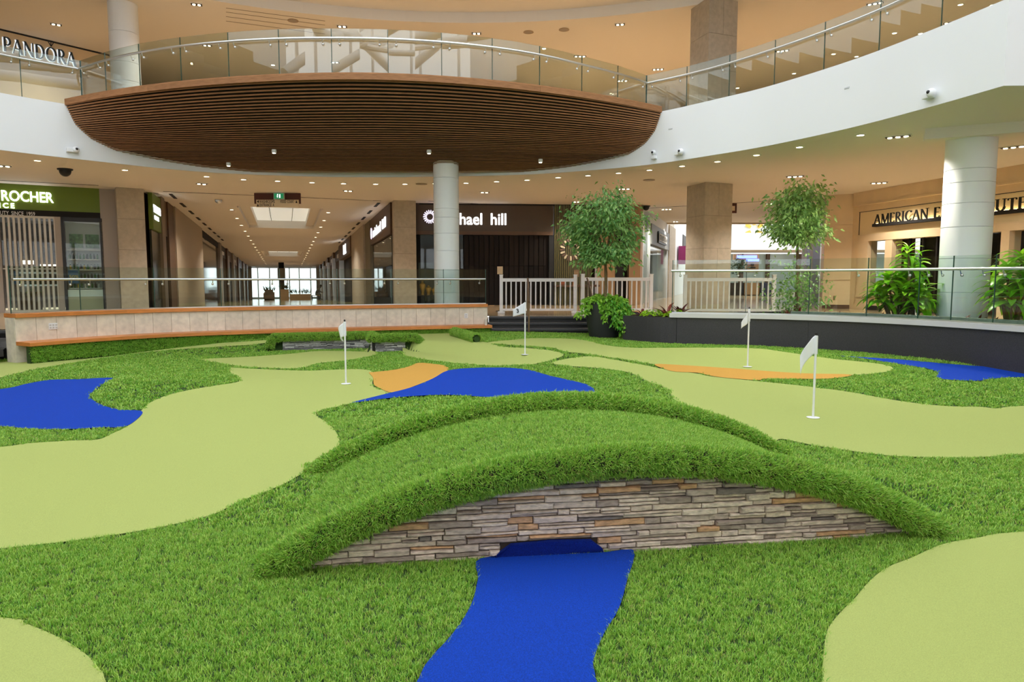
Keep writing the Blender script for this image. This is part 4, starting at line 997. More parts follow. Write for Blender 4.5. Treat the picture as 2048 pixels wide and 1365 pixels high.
for zi, (zc, c0) in enumerate(((2.11, 0), (1.81, 1), (1.53, 2), (1.27, 3))):
    for k in range(9):
        p = FY.pt(wl + .16 + k * (wr - wl - .32) / 8, -.3); ci = (k * (zi + 2) + zi) % 4 if (k + zi) % 3 else 0; mi = bot_cols[ci]
        e = thing('bottle', f"{('green', 'yellow', 'black', 'white')[ci]} cosmetics bottle on the {('top', 'second', 'third', 'lowest')[zi]} bottle shelf of the shop window", 'bottle', (*p, zc), 'bottles in the cosmetics display window')
        mb = MB().lathe((*p, zc), [(.024, 0), (.026, .01), (.026, .11), (.013, .125)], 8); bo_ = build('body', mb, mi, e, smooth=True)
        build('cap', MB().lathe((*p, zc), [(.014, .125), (.014, .16)], 8), bot_cols[2], bo_)
sc_ = thing('sale_card', 'blue sale card with yellow 50% in the shop window', 'sign', (*FY.pt(wl + .3), 1.5))
FY.part('card', sc_, 'bluesign', wl + .1, wl + .38, 1.4, 1.78, -.035, -.028)
lettering(sc_, '50%', (*FY.pt(wl + .115, -.026), 1.55), (*FY.d, 0), .13, 'yellowtext', .24, .002, sep=False, name='lettering')
sc2 = thing('sale_card', 'blue sale card with yellow 50% behind the folding grille', 'sign', (*FY.pt(ly(26)), 1.5))
FY.part('card', sc2, 'bluesign', ly(18), ly(34), 1.38, 1.75, -.14, -.13)
lettering(sc2, '50%', (*FY.pt(ly(18) + .02, -.128), 1.52), (*FY.d, 0), .13, 'yellowtext', .24, .002, sep=False, name='lettering')
# interior with lit shelves
FY.part('back_wall', ys, 'shopdark', L0, wl, Z_FLOOR, Z_CEIL, -3.6, -3.5)
FY.part('display_table', ys, mat('display_wood', lin(150, 116, 78), .5), ly(20), ly(70), Z_FLOOR, 1.15, -1.6, -1.0)
FY.part('wall_shelf', ys, 'shelfwhite', ly(12), ly(105), 1.7, 1.75, -3.5, -3.2)
FY.part('wall_shelf', ys, 'shelfwhite', ly(12), ly(105), 1.3, 1.35, -3.5, -3.2)
FY.part('light_panel', ys, emit('shop_light', (1, .9, .7, 1), 2.5), ly(15), ly(45), 2.0, 2.12, -3.48, -3.45)
FY.part('light_panel', ys, emit('shop_light2', (1, .9, .7, 1), 2.5), ly(60), ly(100), 1.95, 2.0, -3.48, -3.45)
FY.part('ceiling_panel', ys, 'ceil_dark', L0, wl, 3.3, 3.32, -3.5, -.2)
FY.part('exit_marker', ys, mat('exit_green', lin(20, 130, 80), .4), ly(10), ly(18), FY.z(14, 449), FY.z(14, 441), -.9, -.88)
sg = thing('shop_sign', 'white lit capital letters on the long green sign band', 'sign', (*FY.pt(1, .02), 3.7))
zt = FY.z(90, 405); wid = ly(107) - ly(-58)
lettering(sg, 'YVES ROCHER', (*FY.pt(ly(-72, 397), .0), zt), (*FY.d, 0), .40, 'cool', ly(107, 397) - ly(-72, 397), .03, .006)
lettering(sg, 'FRANCE', (*FY.pt(ly(-50, 408), .0), zt - .20), (*FY.d, 0), .19, 'cool', ly(31, 408) - ly(-50, 408), .03, .004, track=True)
lettering(sg, 'BOTANICAL BEAUTY SINCE 1959', (*FY.pt(ly(-75, 428), .012), FY.z(40, 431)), (*FY.d, 0), .15, 'white', ly(70, 428) - ly(-75, 428), .004, .001, name='tagline_letter')

# ------------------------------------------------------------------ left corridor
CL, CR = -3.72, 3.72
cp = lambda s, t: (CO + CDIR * s + CNOR * t)
def cslab(mb, s0, s1, t0, t1, h0, h1):
    P = [C(s, t, h) for h in (h0, h1) for s, t in ((s0, t0), (s0, t1), (s1, t1), (s1, t0))]
    return mb.add(P, [(0, 3, 2, 1), (4, 5, 6, 7), (0, 1, 5, 4), (1, 2, 6, 5), (2, 3, 7, 6), (3, 0, 4, 7)])
SE = 58.0
tag(build('floor_corridor', cslab(MB(), -.4, 75, -7, 7, -.1, 0), 'floor'), 'polished floor of the long shop corridor', 'floor', kind='structure')
cc = MB()
for s0, s1, t0, t1 in ((0, 2.9, -2.95, 2.95), (2.9, 11.0, -2.95, -1.42), (2.9, 11.0, 1.42, 2.95), (11.0, 28.8, -2.95, 2.95), (28.8, 35.5, -2.95, -1.36), (28.8, 35.5, 1.36, 2.95), (35.5, SE, -2.95, 2.95)):
    cslab(cc, s0, s1, t0, t1, 3.55, 3.9)
cslab(cc, 0, SE, -3.9, -2.95, 3.64, 3.9); cslab(cc, 0, SE, 2.95, 3.9, 3.64, 3.9)
tag(build('ceiling_corridor', cc, 'ceil'), 'cream corridor ceiling with two lit recesses', 'ceiling', kind='structure')
M['panelglow'] = emit('ceiling_light_panel', (.92, .95, .86, 1), .25)
for i, (s0, s1) in enumerate(((2.9, 11.0), (28.8, 35.5))):
    cf = thing('ceiling_recess', ('pale lit ceiling recess over the corridor mouth', 'pale lit ceiling recess far down the corridor')[i], 'ceiling light', C((s0 + s1) / 2, 0, 3.6))
    mb = MB(); w = 1.42
    cslab(mb, s0, s0 + .05, -w, w, 3.55, 3.95); cslab(mb, s1 - .05, s1, -w, w, 3.55, 3.95); cslab(mb, s0, s1, -w, -w + .35, 3.68, 3.95); cslab(mb, s0, s1, w - .35, w, 3.68, 3.95)
    build('recess_sides', mb, 'ceil', cf)
    build('light_panel', cslab(MB(), s0, s1, -w, w, 3.9, 3.95), 'panelglow', cf)
    for t in (-.45, .45): build('panel_joint', cslab(MB(), s0, s1, t - .01, t + .01, 3.885, 3.9), 'ceil_dark', cf)
    for t0 in (-w - .04, w): build('frame', cslab(MB(), s0 - .04, s1 + .04, t0, t0 + .04, 3.5, 3.56), 'ceil', cf)
# slots in the corridor ceiling
for sd in (-1, 1):
    for k in range(9):
        s0 = .9 + k * 2.3 + (.5 if sd > 0 else 0)
        tag(build('air_slot', cslab(MB(), s0, s0 + 1.1, sd * 3.3 - .05, sd * 3.3 + .05, 3.625, 3.641), 'blackmat'), 'short black air slot in the corridor ceiling', 'air slot', 'air slots in the corridor ceiling')
cs = thing('corridor_shops', 'row of shopfronts along the wall of the corridor beside the green cosmetics shop', 'shopfront', C(5, CL, 0), kind='structure')
def cw(par, name, m, side, s0, s1, h0, h1, o0=0.0, o1=.12):
    """block on a corridor wall: side -1 left, +1 right; o = how far it stands into the corridor"""
    t0, t1 = sorted((side * (3.72 - o0), side * (3.72 - o1))); return build(name, cslab(MB(), s0, s1, t0, t1, h0, h1), m, par)
cw(cs, 'sign_band', 'greensign', -1, .1, 1.55, 2.45, 3.55, -.1, .02)
cw(cs, 'shop_door', mat('dark_green_glass', lin(36, 40, 20), .2), -1, .1, 3.0, 0, 2.45, -.1, -.04)
cw(cs, 'bronze_pier', 'bronze', -1, 1.55, 2.2, 0, 3.64, -.2, .05)
cw(cs, 'brown_pier', 'brown', -1, 3.0, 4.3, 0, 3.64, -.2, .03)
cw(cs, 'upper_panel', 'brown', -1, 1.55, 3.0, 2.45, 3.64, -.2, -.02)
cw(cs, 'plain_wall', mat('taupe_wall', lin(176, 160, 138), .6), -1, 4.3, 12.9, 0, 3.64, -.3, .08)
cw(cs, 'shop_window', mat('black_glass', lin(14, 14, 14), .06, spec=.8), -1, 12.9, 22.0, 0, 3.3, -.3, -.02)
cw(cs, 'window_head', 'blackmat', -1, 12.9, 22.0, 3.3, 3.64, -.3, .0)
for k, s in enumerate((22.0, 27.5, 33.0, 39.0, 46.0, 52.0)):
    cw(cs, 'pier', 'brown' if k % 2 else 'greywall', -1, s, s + 1.2, 0, 3.64, -.3, .10)
    cw(cs, 'chrome_edge', 'steel', -1, s + 1.2, s + 1.32, 0, 3.2, -.3, .12)
    cw(cs, 'shop_window', 'blackmat' if k % 2 else 'shopdark', -1, s + 1.32, (27.5, 33, 39, 46, 52, SE)[k], 0, 2.9, -.3, -.02)
    cw(cs, 'shop_sign', ('cool', 'brown', 'shelfwhite', 'black', 'brown', 'greywall')[k] if k else 'white', -1, s + 1.8, s + 3.6, 3.05, 3.25, -.05, .06)
    cw(cs, 'sign_band', ('black', 'brown', 'greywall', 'black', 'brown', 'black')[k], -1, s + 1.32, (27.5, 33, 39, 46, 52, SE)[k], 2.9, 3.64, -.3, .0)
ysd = thing('shop_sign', 'white lit letters on the green band at the corridor corner of the cosmetics shop', 'sign', C(.8, CL, 3))
q0 = C(.25, CL + .03, 3.0); q1 = C(1.45, CL + .03, 3.0)
lettering(ysd, 'YVES ROCHER', q0, q1 - q0, .30, 'cool', 1.2, .01, .01)
lettering(ysd, 'FRANCE', C(.35, CL + .03, 2.78), q1 - q0, .16, 'cool', .7, .01, .006)
cr = thing('corridor_shops', 'row of dark shopfronts along the wall of the corridor beside the jewellery shop', 'shopfront', C(8, CR, 0), kind='structure')
cw(cr, 'sign_band', 'brown', 1, 1.2, 7.3, 2.55, 3.64, -.1, .06)
cw(cr, 'shop_window', 'blackmat', 1, 1.2, 7.3, 0, 2.55, -.1, -.05)
cw(cr, 'window_pane', 'glassclear', 1, 1.4, 7.1, .3, 2.5, -.02, 0)
cw(cr, 'grey_pier', mat('greenish_pier', lin(120, 112, 92), .6), 1, 7.3, 9.2, 0, 3.64, -.3, .08)
cw(cr, 'stone_pier', 'pierstone', 1, 9.2, 15.4, 0, 3.64, -.3, .16)
cw(cr, 'shop_window', 'blackmat', 1, 15.4, 24.0, 0, 2.7, -.3, -.1)
cw(cr, 'sign_band', 'brown', 1, 15.4, 24.0, 2.7, 3.64, -.3, .22)
cw(cr, 'lit_letter', 'cool', 1, 18.2, 18.6, 2.85, 3.4, -.1, .26)
cw(cr, 'lit_letter', 'cool', 1, 19.4, 19.8, 2.85, 3.4, -.1, .26)
cw(cr, 'lit_letter', 'cool', 1, 18.2, 19.8, 2.85, 2.95, -.1, .26)
for k, s in enumerate((24.0, 31.0, 38.0, 45.0, 51.5)):
    e_ = (31, 38, 45, 51.5, SE)[k]
    cw(cr, 'pier', 'brown' if k % 2 == 0 else 'bronze', 1, s, s + 1.4, 0, 3.64, -.3, .14)
    cw(cr, 'chrome_edge', 'steel', 1, s - .14, s, 0, 3.2, -.3, .2)
    cw(cr, 'shop_window', 'shopdark', 1, s + 1.4, e_ - .14, 0, 2.9, -.3, -.02)
    cw(cr, 'sign_band', ('black', 'brown', 'greywall', 'brown', 'black')[k], 1, s + 1.4, e_ - .14, 2.9, 3.64, -.3, .0)
    cw(cr, 'shop_sign', 'white', 1, s + 2.2, s + 4.2, 3.05, 3.3, -.05, .06)
js = thing('shop_sign', 'white lit jewellery letters on the corridor side of the dark shop', 'sign', C(4, CR, 3))
q0 = C(6.9, CR - .08, 2.86); q1 = C(2.0, CR - .08, 2.98)
lettering(js, 'michael hill', C(6.2, CR - .08, 2.82), q1 - q0, .5, 'cool', 3.9, .01, .012)
lg_c = C(6.75, CR - .08, 3.02); axd = (q1 - q0) / np.linalg.norm(q1 - q0)
M['violet'] = emit('violet_lit', (.82, .74, 1.0, 1), 1.2)
def sunburst(par, c, ax, n, r0, r1, w, m, up=np.array([0, 0, 1.0]), d=.01, alt=None):
    for k in range(n):
        a = 2 * math.pi * k / n; e = ax * math.cos(a) + up * math.sin(a); f = -ax * math.sin(a) + up * math.cos(a); nn = np.cross(ax, up)
        pts = [c + e * r0 - f * w * .35, c + e * (r0 + r1) / 2 - f * w * .5, c + e * (r1 - w * .3) - f * w * .45, c + e * r1, c + e * (r1 - w * .3) + f * w * .45, c + e * (r0 + r1) / 2 + f * w * .5, c + e * r0 + f * w * .35]
        build('petal', MB().prism(pts, nn * d), (alt if alt and k % 2 else m), par)
sunburst(js, lg_c, axd, 16, .1, .24, .05, 'violet')
for sd, nm in ((-1, 'left'), (1, 'right')):
    t0, t1 = sorted((sd * 3.92, sd * 4.1)); s0 = -.75 if sd < 0 else .3
    tag(build('wall_corridor_' + nm, cslab(MB(), s0, SE, t0, t1, -.2, 4.2), 'brown'), 'brown wall behind the corridor shopfronts, ' + ('cosmetics' if sd < 0 else 'jewellery') + ' side', 'wall', kind='structure')
# far glazed entrance
en = thing('glazed_entrance', 'bright glazed entrance doors at the far end of the corridor', 'entrance', C(SE + 8, 0, 0), kind='structure')
M['whiteframe'] = mat('entrance_frame', lin(206, 216, 218), .4)
EZ = 70.0
for t in (-6.5, -4.4, -3.2, -1.8, -.6, .6, 1.8, 3.2, 4.4, 6.5): build('mullion', cslab(MB(), EZ, EZ + .15, t - .07, t + .07, 0, 4.2), 'whiteframe', en)
for h in (2.35, 3.9): build('transom', cslab(MB(), EZ, EZ + .15, -6.5, 6.5, h, h + .22), 'whiteframe', en)
for a, b in zip((-6.5, -4.4, -3.2, -1.8, -.6, .6, 1.8, 3.2, 4.4), (-4.4, -3.2, -1.8, -.6, .6, 1.8, 3.2, 4.4, 6.5)):
    build('glass_pane', cslab(MB(), EZ + .05, EZ + .06, a + .07, b - .07, 0, 2.35), 'glassclear', en)
    build('door_rail', cslab(MB(), EZ, EZ + .1, a + .07, b - .07, 0, .25), 'whiteframe', en)
ew = MB(); cslab(ew, SE, EZ, -6.8, -6.6, 0, 4.4); cslab(ew, SE, EZ, 6.6, 6.8, 0, 4.4); cslab(ew, SE - .2, SE, -6.8, -3.4, 0, 4.4); cslab(ew, SE - .2, SE, 3.4, 6.8, 0, 4.4)
tag(build('wall_vestibule', ew, 'white'), 'white side walls of the far entrance hall', 'wall', kind='structure')
tag(build('ceiling_vestibule', cslab(MB(), SE, EZ, -6.8, 6.8, 4.1, 4.3), 'white'), 'white ceiling of the far entrance hall', 'ceiling', kind='structure')
cl2 = thing('corridor_post', 'dark square post with grey board in the middle of the corridor', 'post', C(46, -.25, 0))
build('post', cslab(MB(), 46, 46.6, -.5, .0, 0, 3.55), 'blackmat', cl2)
build('board', cslab(MB(), 45.9, 45.95, -.6, .1, 1.9, 3.0), 'greywall', cl2)
M['plwood'] = mat('planter_wood', lin(178, 140, 96), .5)
for t0, t1, h, lab in ((-.45, .38, 1.0, 'tall wooden planter box at the foot of the corridor post'), (.45, 2.3, .55, 'low wooden planter box beside the corridor post'), (-1.8, -.9, .75, 'square wooden planter box by the corridor armchair')):
    pb = thing('planter_box', lab, 'planter', C(44.6, (t0 + t1) / 2, 0))
    build('box', cslab(MB(), 44, 45.2, t0, t1, 0, h), 'plwood', pb)
    rr = random.Random(int(t0 * 10) + 50); mb = MB()
    for k in range(60):
        b0 = C(44.6 + rr.uniform(-.5, .5), rr.uniform(t0 + .05, t1 - .05), h); e_ = np.array([rr.uniform(-.3, .3), rr.uniform(-.3, .3), rr.uniform(.25, .65)]); wv = np.array([rr.uniform(-.05, .05), rr.uniform(-.05, .05), 0])
        mb.add([b0, b0 + e_ * .5 + wv, b0 + e_, b0 + e_ * .5 - wv], [(0, 1, 2, 3)])
    o = build('foliage', mb, 'darkleaf', pb); o['kind'] = 'stuff'

# seated person on a bench far down the corridor
def person(base, sdir, side):
    t = thing('person', 'person in grey top leaning forward on a bench far down the corridor', 'person', base)
    f = np.array([sdir[0], sdir[1], 0]); r = np.array([-f[1], f[0], 0]) * side; u_ = np.array([0, 0, 1.0]); b = np.array(base)
    J = {}
    def add(n, F_, R__, Uv, rad): J[n] = (b + f * F_ + r * R__ + u_ * Uv, rad)
    add('pel', 0, 0, .52, .15); add('sp', .10, 0, .74, .15); add('ch', .26, 0, .95, .155); add('nk', .36, 0, 1.1, .06); add('hd', .45, 0, 1.2, .10); add('hd2', .49, 0, 1.29, .09)
    for sgn, n in ((1, 'l'), (-1, 'r')):
        add('sh' + n, .27, .19 * sgn, 1.0, .07); add('el' + n, .42, .22 * sgn, .74, .05); add('wr' + n, .62, .12 * sgn, .70, .035); add('ha' + n, .72, .09 * sgn, .69, .035)
        add('hp' + n, .02, .1 * sgn, .52, .1); add('kn' + n, .45, .14 * sgn, .54, .075); add('an' + n, .42, .14 * sgn, .10, .045); add('to' + n, .60, .14 * sgn, .04, .04)
    names = list(J); E_ = [('pel', 'sp'), ('sp', 'ch'), ('ch', 'nk'), ('nk', 'hd'), ('hd', 'hd2')]
    for n in 'lr': E_ += [('ch', 'sh' + n), ('sh' + n, 'el' + n), ('el' + n, 'wr' + n), ('wr' + n, 'ha' + n), ('pel', 'hp' + n), ('hp' + n, 'kn' + n), ('kn' + n, 'an' + n), ('an' + n, 'to' + n)]
    me = bpy.data.meshes.new('body'); me.from_pydata([tuple(J[n][0]) for n in names], [(names.index(a), names.index(c)) for a, c in E_], []); me.update()
    o = link('body', me, None, t)
    o.modifiers.new('skin', 'SKIN'); sv = me.skin_vertices[0].data
    for i, n in enumerate(names): sv[i].radius = (J[n][1], J[n][1])
    sv[0].use_root = True
    sb = o.modifiers.new('sub', 'SUBSURF'); sb.levels = 1; sb.render_levels = 1
    me.materials.append(mat('grey_clothes', lin(96, 98, 96), .8))
    hd = J['hd2'][0]
    build('hair', MB().ball(hd + np.array([0, 0, .02]), .115, 10, 6), 'blackmat', t, smooth=True)
    return t
bs = C(44, 2.75, 0)
person(bs, -CNOR * -1, 1)
bb = thing('corridor_bench', 'small wooden bench with legs under the seated person', 'bench', C(44, 2.65, 0))
build('seat', cslab(MB(), 43.7, 44.3, 2.35, 3.1, .38, .44), 'plwood', bb)
for a in (43.75, 44.2):
    for c in (2.4, 3.0): build('leg', cslab(MB(), a, a + .06, c, c + .06, 0, .38), 'black', bb)
ac = thing('armchair', 'brown tub armchair in the corridor lounge', 'chair', C(43, -1.35, 0))
build('seat', cslab(MB(), 42.6, 43.3, -1.7, -1.0, .12, .45), 'brown', ac); build('backrest', cslab(MB(), 43.3, 43.5, -1.7, -1.0, .12, .95), 'brown', ac)
for t0 in (-1.82, -1.0): build('armrest', cslab(MB(), 42.6, 43.5, t0, t0 + .12, .12, .65), 'brown', ac)

# ------------------------------------------------------------------ jewellery shop
FM = Face((-3.22, 24.45), (2.9, 25.0))
lm = lambda u, v=500: FM.l(u, v)
mh = thing('jewellery_shopfront', 'dark jewellery shopfront with brown sign band and closed black shutters', 'shopfront', (0, 24.7, Z_FLOOR), kind='structure')
zb = FM.z(960, 463); zc_ = FM.z(960, 470)
M['mhsign'] = mat('dark_brown_sign', lin(74, 58, 44), .45)
FM.part('sign_band', mh, 'mhsign', -.9, lm(1106), zb, Z_CEIL, -.3, .0)
FM.part('header_rail', mh, 'brown', -.9, lm(1106), zc_, zb, -.3, .03)
FM.part('top_shadow_gap', mh, 'blackmat', 0, lm(1180), Z_CEIL - .05, Z_CEIL, -.3, .01)
M['shutter'] = mat('black_shutter', lin(34, 28, 25), .6, spec=.15, rnd=.35)
k0_, k1_ = lm(928), lm(1098); ns = 17
for k in range(ns):
    a = k0_ + (k1_ - k0_) * k / ns; b = k0_ + (k1_ - k0_) * (k + 1) / ns
    FM.part('shutter_panel', mh, 'shutter', a + .01, b - .01, Z_FLOOR, 1.98, -.16, -.12 + (.03 if k % 2 else 0)); FM.part('shutter_panel', mh, 'shutter', a + .01, b - .01, 2.0, zc_, -.16, -.12 + (.03 if k % 2 else 0))
FM.part('shutter_back', mh, 'blackmat', -.9, lm(1106), Z_FLOOR, zc_, -.3, -.2)
FM.part('shutter_post', mh, 'black', lm(1098), lm(1108), Z_FLOOR, zc_, -.2, .0)
FM.part('display_poster', mh, mat('dark_poster', lin(40, 58, 52), .4, var=.5, scale=3), lm(836), lm(872), 1.0, 2.1, -.19, -.18)
FM.part('window_glass', mh, 'glassclear', 0.02, lm(926), Z_FLOOR, zc_, -.03, -.02)
M['gold'] = mat('gold_bust', lin(190, 150, 70), .4)
for u, h in ((844, .5), (856, .34), (868, .28)):
    p = FM.pt(lm(u), -.1); e = thing('jewellery_bust', {844: 'tall gold jewellery bust in the dark shop window', 856: 'middle-sized gold jewellery bust in the dark shop window', 868: 'short gold jewellery bust in the dark shop window'}[u], 'bust', (*p, .95))
    build('plinth', MB().box((*p, .78), (.12, .1, .36)), 'black', e)
    build('bust', MB().lathe((*p, .96), [(.06, 0), (.05, h * .2), (.10, h * .55), (.11, h * .75), (.035, h * .88), (.04, h)], 12), 'gold', e, smooth=True)
ms = thing('shop_sign', 'large white lit lowercase letters with round petal emblem on the dark brown band', 'sign', (*FM.pt(lm(940)), 3.6))
lettering(ms, 'michael hill', (*FM.pt(lm(877), .0), FM.z(980, 449.5)), (*FM.d, 0), .56, 'cool', lm(1013, 440) - lm(877, 440), .025, .008)
ce = FM.pt(lm(860.5), .01); sunburst(ms, np.array([*ce, FM.z(860, 434)]), np.array([*FM.d, 0]), 18, .11, .235, .034, 'violet', d=.02)
# gold slatted panel with sunburst disc
gp = thing('slatted_panel', 'olive gold vertical slat panel with sunburst emblem beside the jewellery shop', 'panel', (*FM.pt(lm(1140)), Z_FLOOR))
M['olive'] = mat('olive_gold', lin(112, 104, 66), .35, metal=.5)
a0, a1 = lm(1108), lm(1184)
FM.part('panel', gp, mat('olive_dark', lin(58, 54, 36), .5), a0, a1, Z_FLOOR, Z_CEIL - .004, -.3, -.02)
for k in range(20): FM.part('slat', gp, 'olive', a0 + (a1 - a0) * (k + .25) / 20, a0 + (a1 - a0) * (k + .75) / 20, Z_FLOOR, Z_CEIL - .004, -.02, .03)
ce = np.array([*FM.pt(lm(1141), .05), FM.z(1141, 500)])
sunburst(gp, ce, np.array([*FM.d, 0]), 20, .22, .40, .07, mat('petal_brown', lin(96, 74, 62), .5), d=.03, alt=mat('petal_cream', lin(196, 180, 150), .5))
# window bay and brown posts right of it
FM.part('bay_wall', mh, 'shopdark', lm(1184), lm(1278), Z_FLOOR, Z_CEIL, -1.4, -1.3)
FM.part('bay_head', mh, 'brown', lm(1184), lm(1278), 3.3, Z_CEIL, -.3, .0)
M['tanpost'] = mat('tan_post', lin(164, 130, 92), .5)
for u0, u1, m_ in ((1196, 1232, 'tanpost'), (1232, 1250, 'black'), (1262, 1272, 'tanpost')): FM.part('bay_post', mh, m_, lm(u0), lm(u1), Z_FLOOR, 3.3, -.5, -.1)
FM.part('display_ledge', mh, 'brown', a0, lm(1196), 1.25, 1.32, -.2, .35)
tb = thing('display_box', 'small orange gift boxes on the display ledge', 'box', (*FM.pt(lm(1150), .2), 1.32))
FM.part('box', tb, mat('gift_orange', lin(190, 120, 60), .6), lm(1144), lm(1152), 1.32, 1.58, .08, .25); FM.part('box', tb, mat('gift_red', lin(150, 80, 50), .6), lm(1120), lm(1128), 1.32, 1.5, .08, .25)
nt2 = thing('notice_board', 'beige notice card on a stand by the jewellery shutters', 'sign', (-.25, 20.0, Z_FLOOR))
p = aty(1000, 541, 20.0)
build('card', MB().box(p, (.16, .02, .22)), 'beige', nt2); build('stand', MB().tube([(p[0], 20.02, Z_FLOOR), (p[0], 20.02, p[2])], .012, 6), 'black', nt2); build('foot', MB().lathe((p[0], 20.02, Z_FLOOR), [(.12, 0), (.12, .02)], 14), 'black', nt2)
nt3 = thing('notice_board', 'orange notice card on a stand between the two picket gates', 'sign', (1.8, 19.6, Z_FLOOR))
p = aty(1153, 547, 19.6)
build('card', MB().box(p, (.14, .02, .2)), 'tanpost', nt3); build('stand', MB().tube([(p[0], 19.62, Z_FLOOR), (p[0], 19.62, p[2])], .012, 6), 'black', nt3); build('foot', MB().lathe((p[0], 19.62, Z_FLOOR), [(.12, 0), (.12, .02)], 14), 'black', nt3)

# ------------------------------------------------------------------ right corridor and the atrium beyond it
rs = thing('side_shops', 'grey and white shopfronts receding beside the jewellery shop', 'shopfront', R_(5, 0, 0), kind='structure')
def rw_(name, m, s0, s1, h0, h1, t0=-.4, t1=.0, par=None):
    P = [R_(s, t, h) for h in (h0, h1) for s, t in ((s0, t0), (s0, t1), (s1, t1), (s1, t0))]
    return build(name, MB().add(P, [(0, 3, 2, 1), (4, 5, 6, 7), (0, 1, 5, 4), (1, 2, 6, 5), (2, 3, 7, 6), (3, 0, 4, 7)]), m, par or rs)
M['greysign'] = mat('grey_sign', lin(122, 124, 122), .5)
M['whitebulk'] = mat('white_bulkhead', lin(232, 234, 236), .6)
rw_('pilaster', 'tanpost', -.1, .5, 0, 3.55); rw_('window_frame', 'whiteframe', .5, .7, 0, 3.55); rw_('shop_glass', 'glassclear', .7, 2.4, 0, 3.2, -.1, -.08)
rw_('shop_inside', 'greywall', .7, 2.4, 0, 3.55, -1.6, -1.5); rw_('dark_door', 'black', .9, 1.6, 0, 2.6, -.5, -.45)
rw_('window_frame', 'whiteframe', 2.4, 2.7, 0, 3.55); rw_('sign_panel', 'greysign', 2.7, 9.6, 2.3, 3.1, -.3, .05); rw_('bulkhead', 'whitebulk', 2.7, 9.6, 3.1, 3.55, -.3, .0)
rw_('shop_glass', 'glassclear', 2.7, 9.6, 0, 2.3, -.1, -.08); rw_('shop_inside', 'greywall', 2.4, 12, 0, 2.3, -2.6, -2.5); rw_('dark_door', 'black', 5.2, 6.8, 0, 2.2, -.3, -.2)
rw_('window_frame', 'whiteframe', 9.2, 9.7, 0, 3.1); rw_('stone_pilaster', 'pierstone', 9.7, 12.9, 0, 3.55, -.4, .06)
rw_('white_wall', 'whitebulk', 12.9, 30, 0, 4.6, -.4, -.02); rw_('dark_window', 'black', 18.5, 21.5, 2.2, 3.6, -.1, .02)
lt = thing('shop_sign', 'black block letters with white faces on the grey shop band', 'sign', R_(6, 0, 2.7))
q0, q1 = R_(4.6, .08, 2.56), R_(8.0, .08, 2.56)
ld_ = (q1 - q0) / np.linalg.norm(q1 - q0)
for k in range(6):      # blurred block characters: black backs, pale hoops and bars in front
    c_ = q0 + ld_ * (.28 + k * .52); nv = np.array([*RNOR, 0]); up3 = np.array([0, 0, 1.0])
    def sq(w, h, d0, m_, nm, c_=c_): build(nm, MB().prism([c_ + ld_ * a + up3 * (.12 + b) + nv * d0 for a, b in ((-w, -h), (w, -h), (w, h), (-w, h))], nv * .03), m_, lt)
    sq(.27, .24, .0, 'black', 'letter_back')
    for a, b, w, h in ((0, .13, .16, .03), (0, -.13, .16, .03), (-.15, 0, .03, .15), (.15, 0, .03, .15 if k % 2 else .06)):
        build('letter_bar', MB().prism([c_ + ld_ * (a + dx * w) + up3 * (.12 + b + dz * h) + nv * .04 for dx, dz in ((-1, -1), (1, -1), (1, 1), (-1, 1))], nv * .02), 'white', lt)
pk = thing('projecting_sign', 'magenta box sign projecting from the white shop wall', 'sign', R_(15.5, .5, 2.3))
P = [R_(s, t, h) for h in (1.75, 2.75) for s, t in ((15, .05), (15, .75), (16, .75), (16, .05))]
build('sign_box', MB().add(P, [(0, 3, 2, 1), (4, 5, 6, 7), (0, 1, 5, 4), (1, 2, 6, 5), (2, 3, 7, 6), (3, 0, 4, 7)]), mat('magenta', lin(146, 44, 110), .5), pk)
pk2 = thing('projecting_sign', 'small white lit sign beyond the magenta box sign', 'sign', R_(21, .4, 2.3))
P = [R_(s, t, h) for h in (1.9, 2.6) for s, t in ((21, .05), (21, .5), (21.4, .5), (21.4, .05))]
build('sign_box', MB().add(P, [(0, 3, 2, 1), (4, 5, 6, 7), (0, 1, 5, 4), (1, 2, 6, 5), (2, 3, 7, 6), (3, 0, 4, 7)]), 'cool', pk2)
# far white gallery with the yellow spark
fg = thing('far_gallery', 'white upper gallery band across the far atrium', 'gallery', (10, 48, 3), kind='structure')
zb_, zt_ = aty(1500, 500, 48)[2], aty(1500, 466, 48)[2]
build('band', MB().box((20, 48.2, (zb_ + zt_) / 2), (36, .4, zt_ - zb_)), 'whitebulk', fg)
build('soffit', MB().box((20, 51, zb_ + .05), (36, 5.2, .1)), 'ceil', fg)
build('glass_guard', MB().box((20, 48.1, zt_ + .5), (36, .02, 1.0)), 'glassclear', fg); build('guard_rail', MB().tube([(2, 48.1, zt_ + 1.0), (38, 48.1, zt_ + 1.0)], .03, 6), 'steel', fg)
build('upper_wall', MB().box((20, 60, 7), (40, .3, 10)), 'whitebulk', fg)
build('lower_back', MB().box((20, 53.5, 1.9), (36, .2, 3.0)), mat('far_shop_glass', lin(170, 190, 186), .3, var=.3, scale=.5), fg)
for x in (14, 17.5, 19.5, 22): build('shop_post', MB().box((x, 53.3, 1.9), (.25, .2, 3.0)), 'brown', fg)
sp = thing('spark_emblem', 'yellow six-ray spark emblem on the far white wall', 'sign', aty(1508, 455, 59.7))
c_ = aty(1508, 459, 59.7)
M['sparky'] = mat('spark_yellow', lin(244, 190, 30), .5)
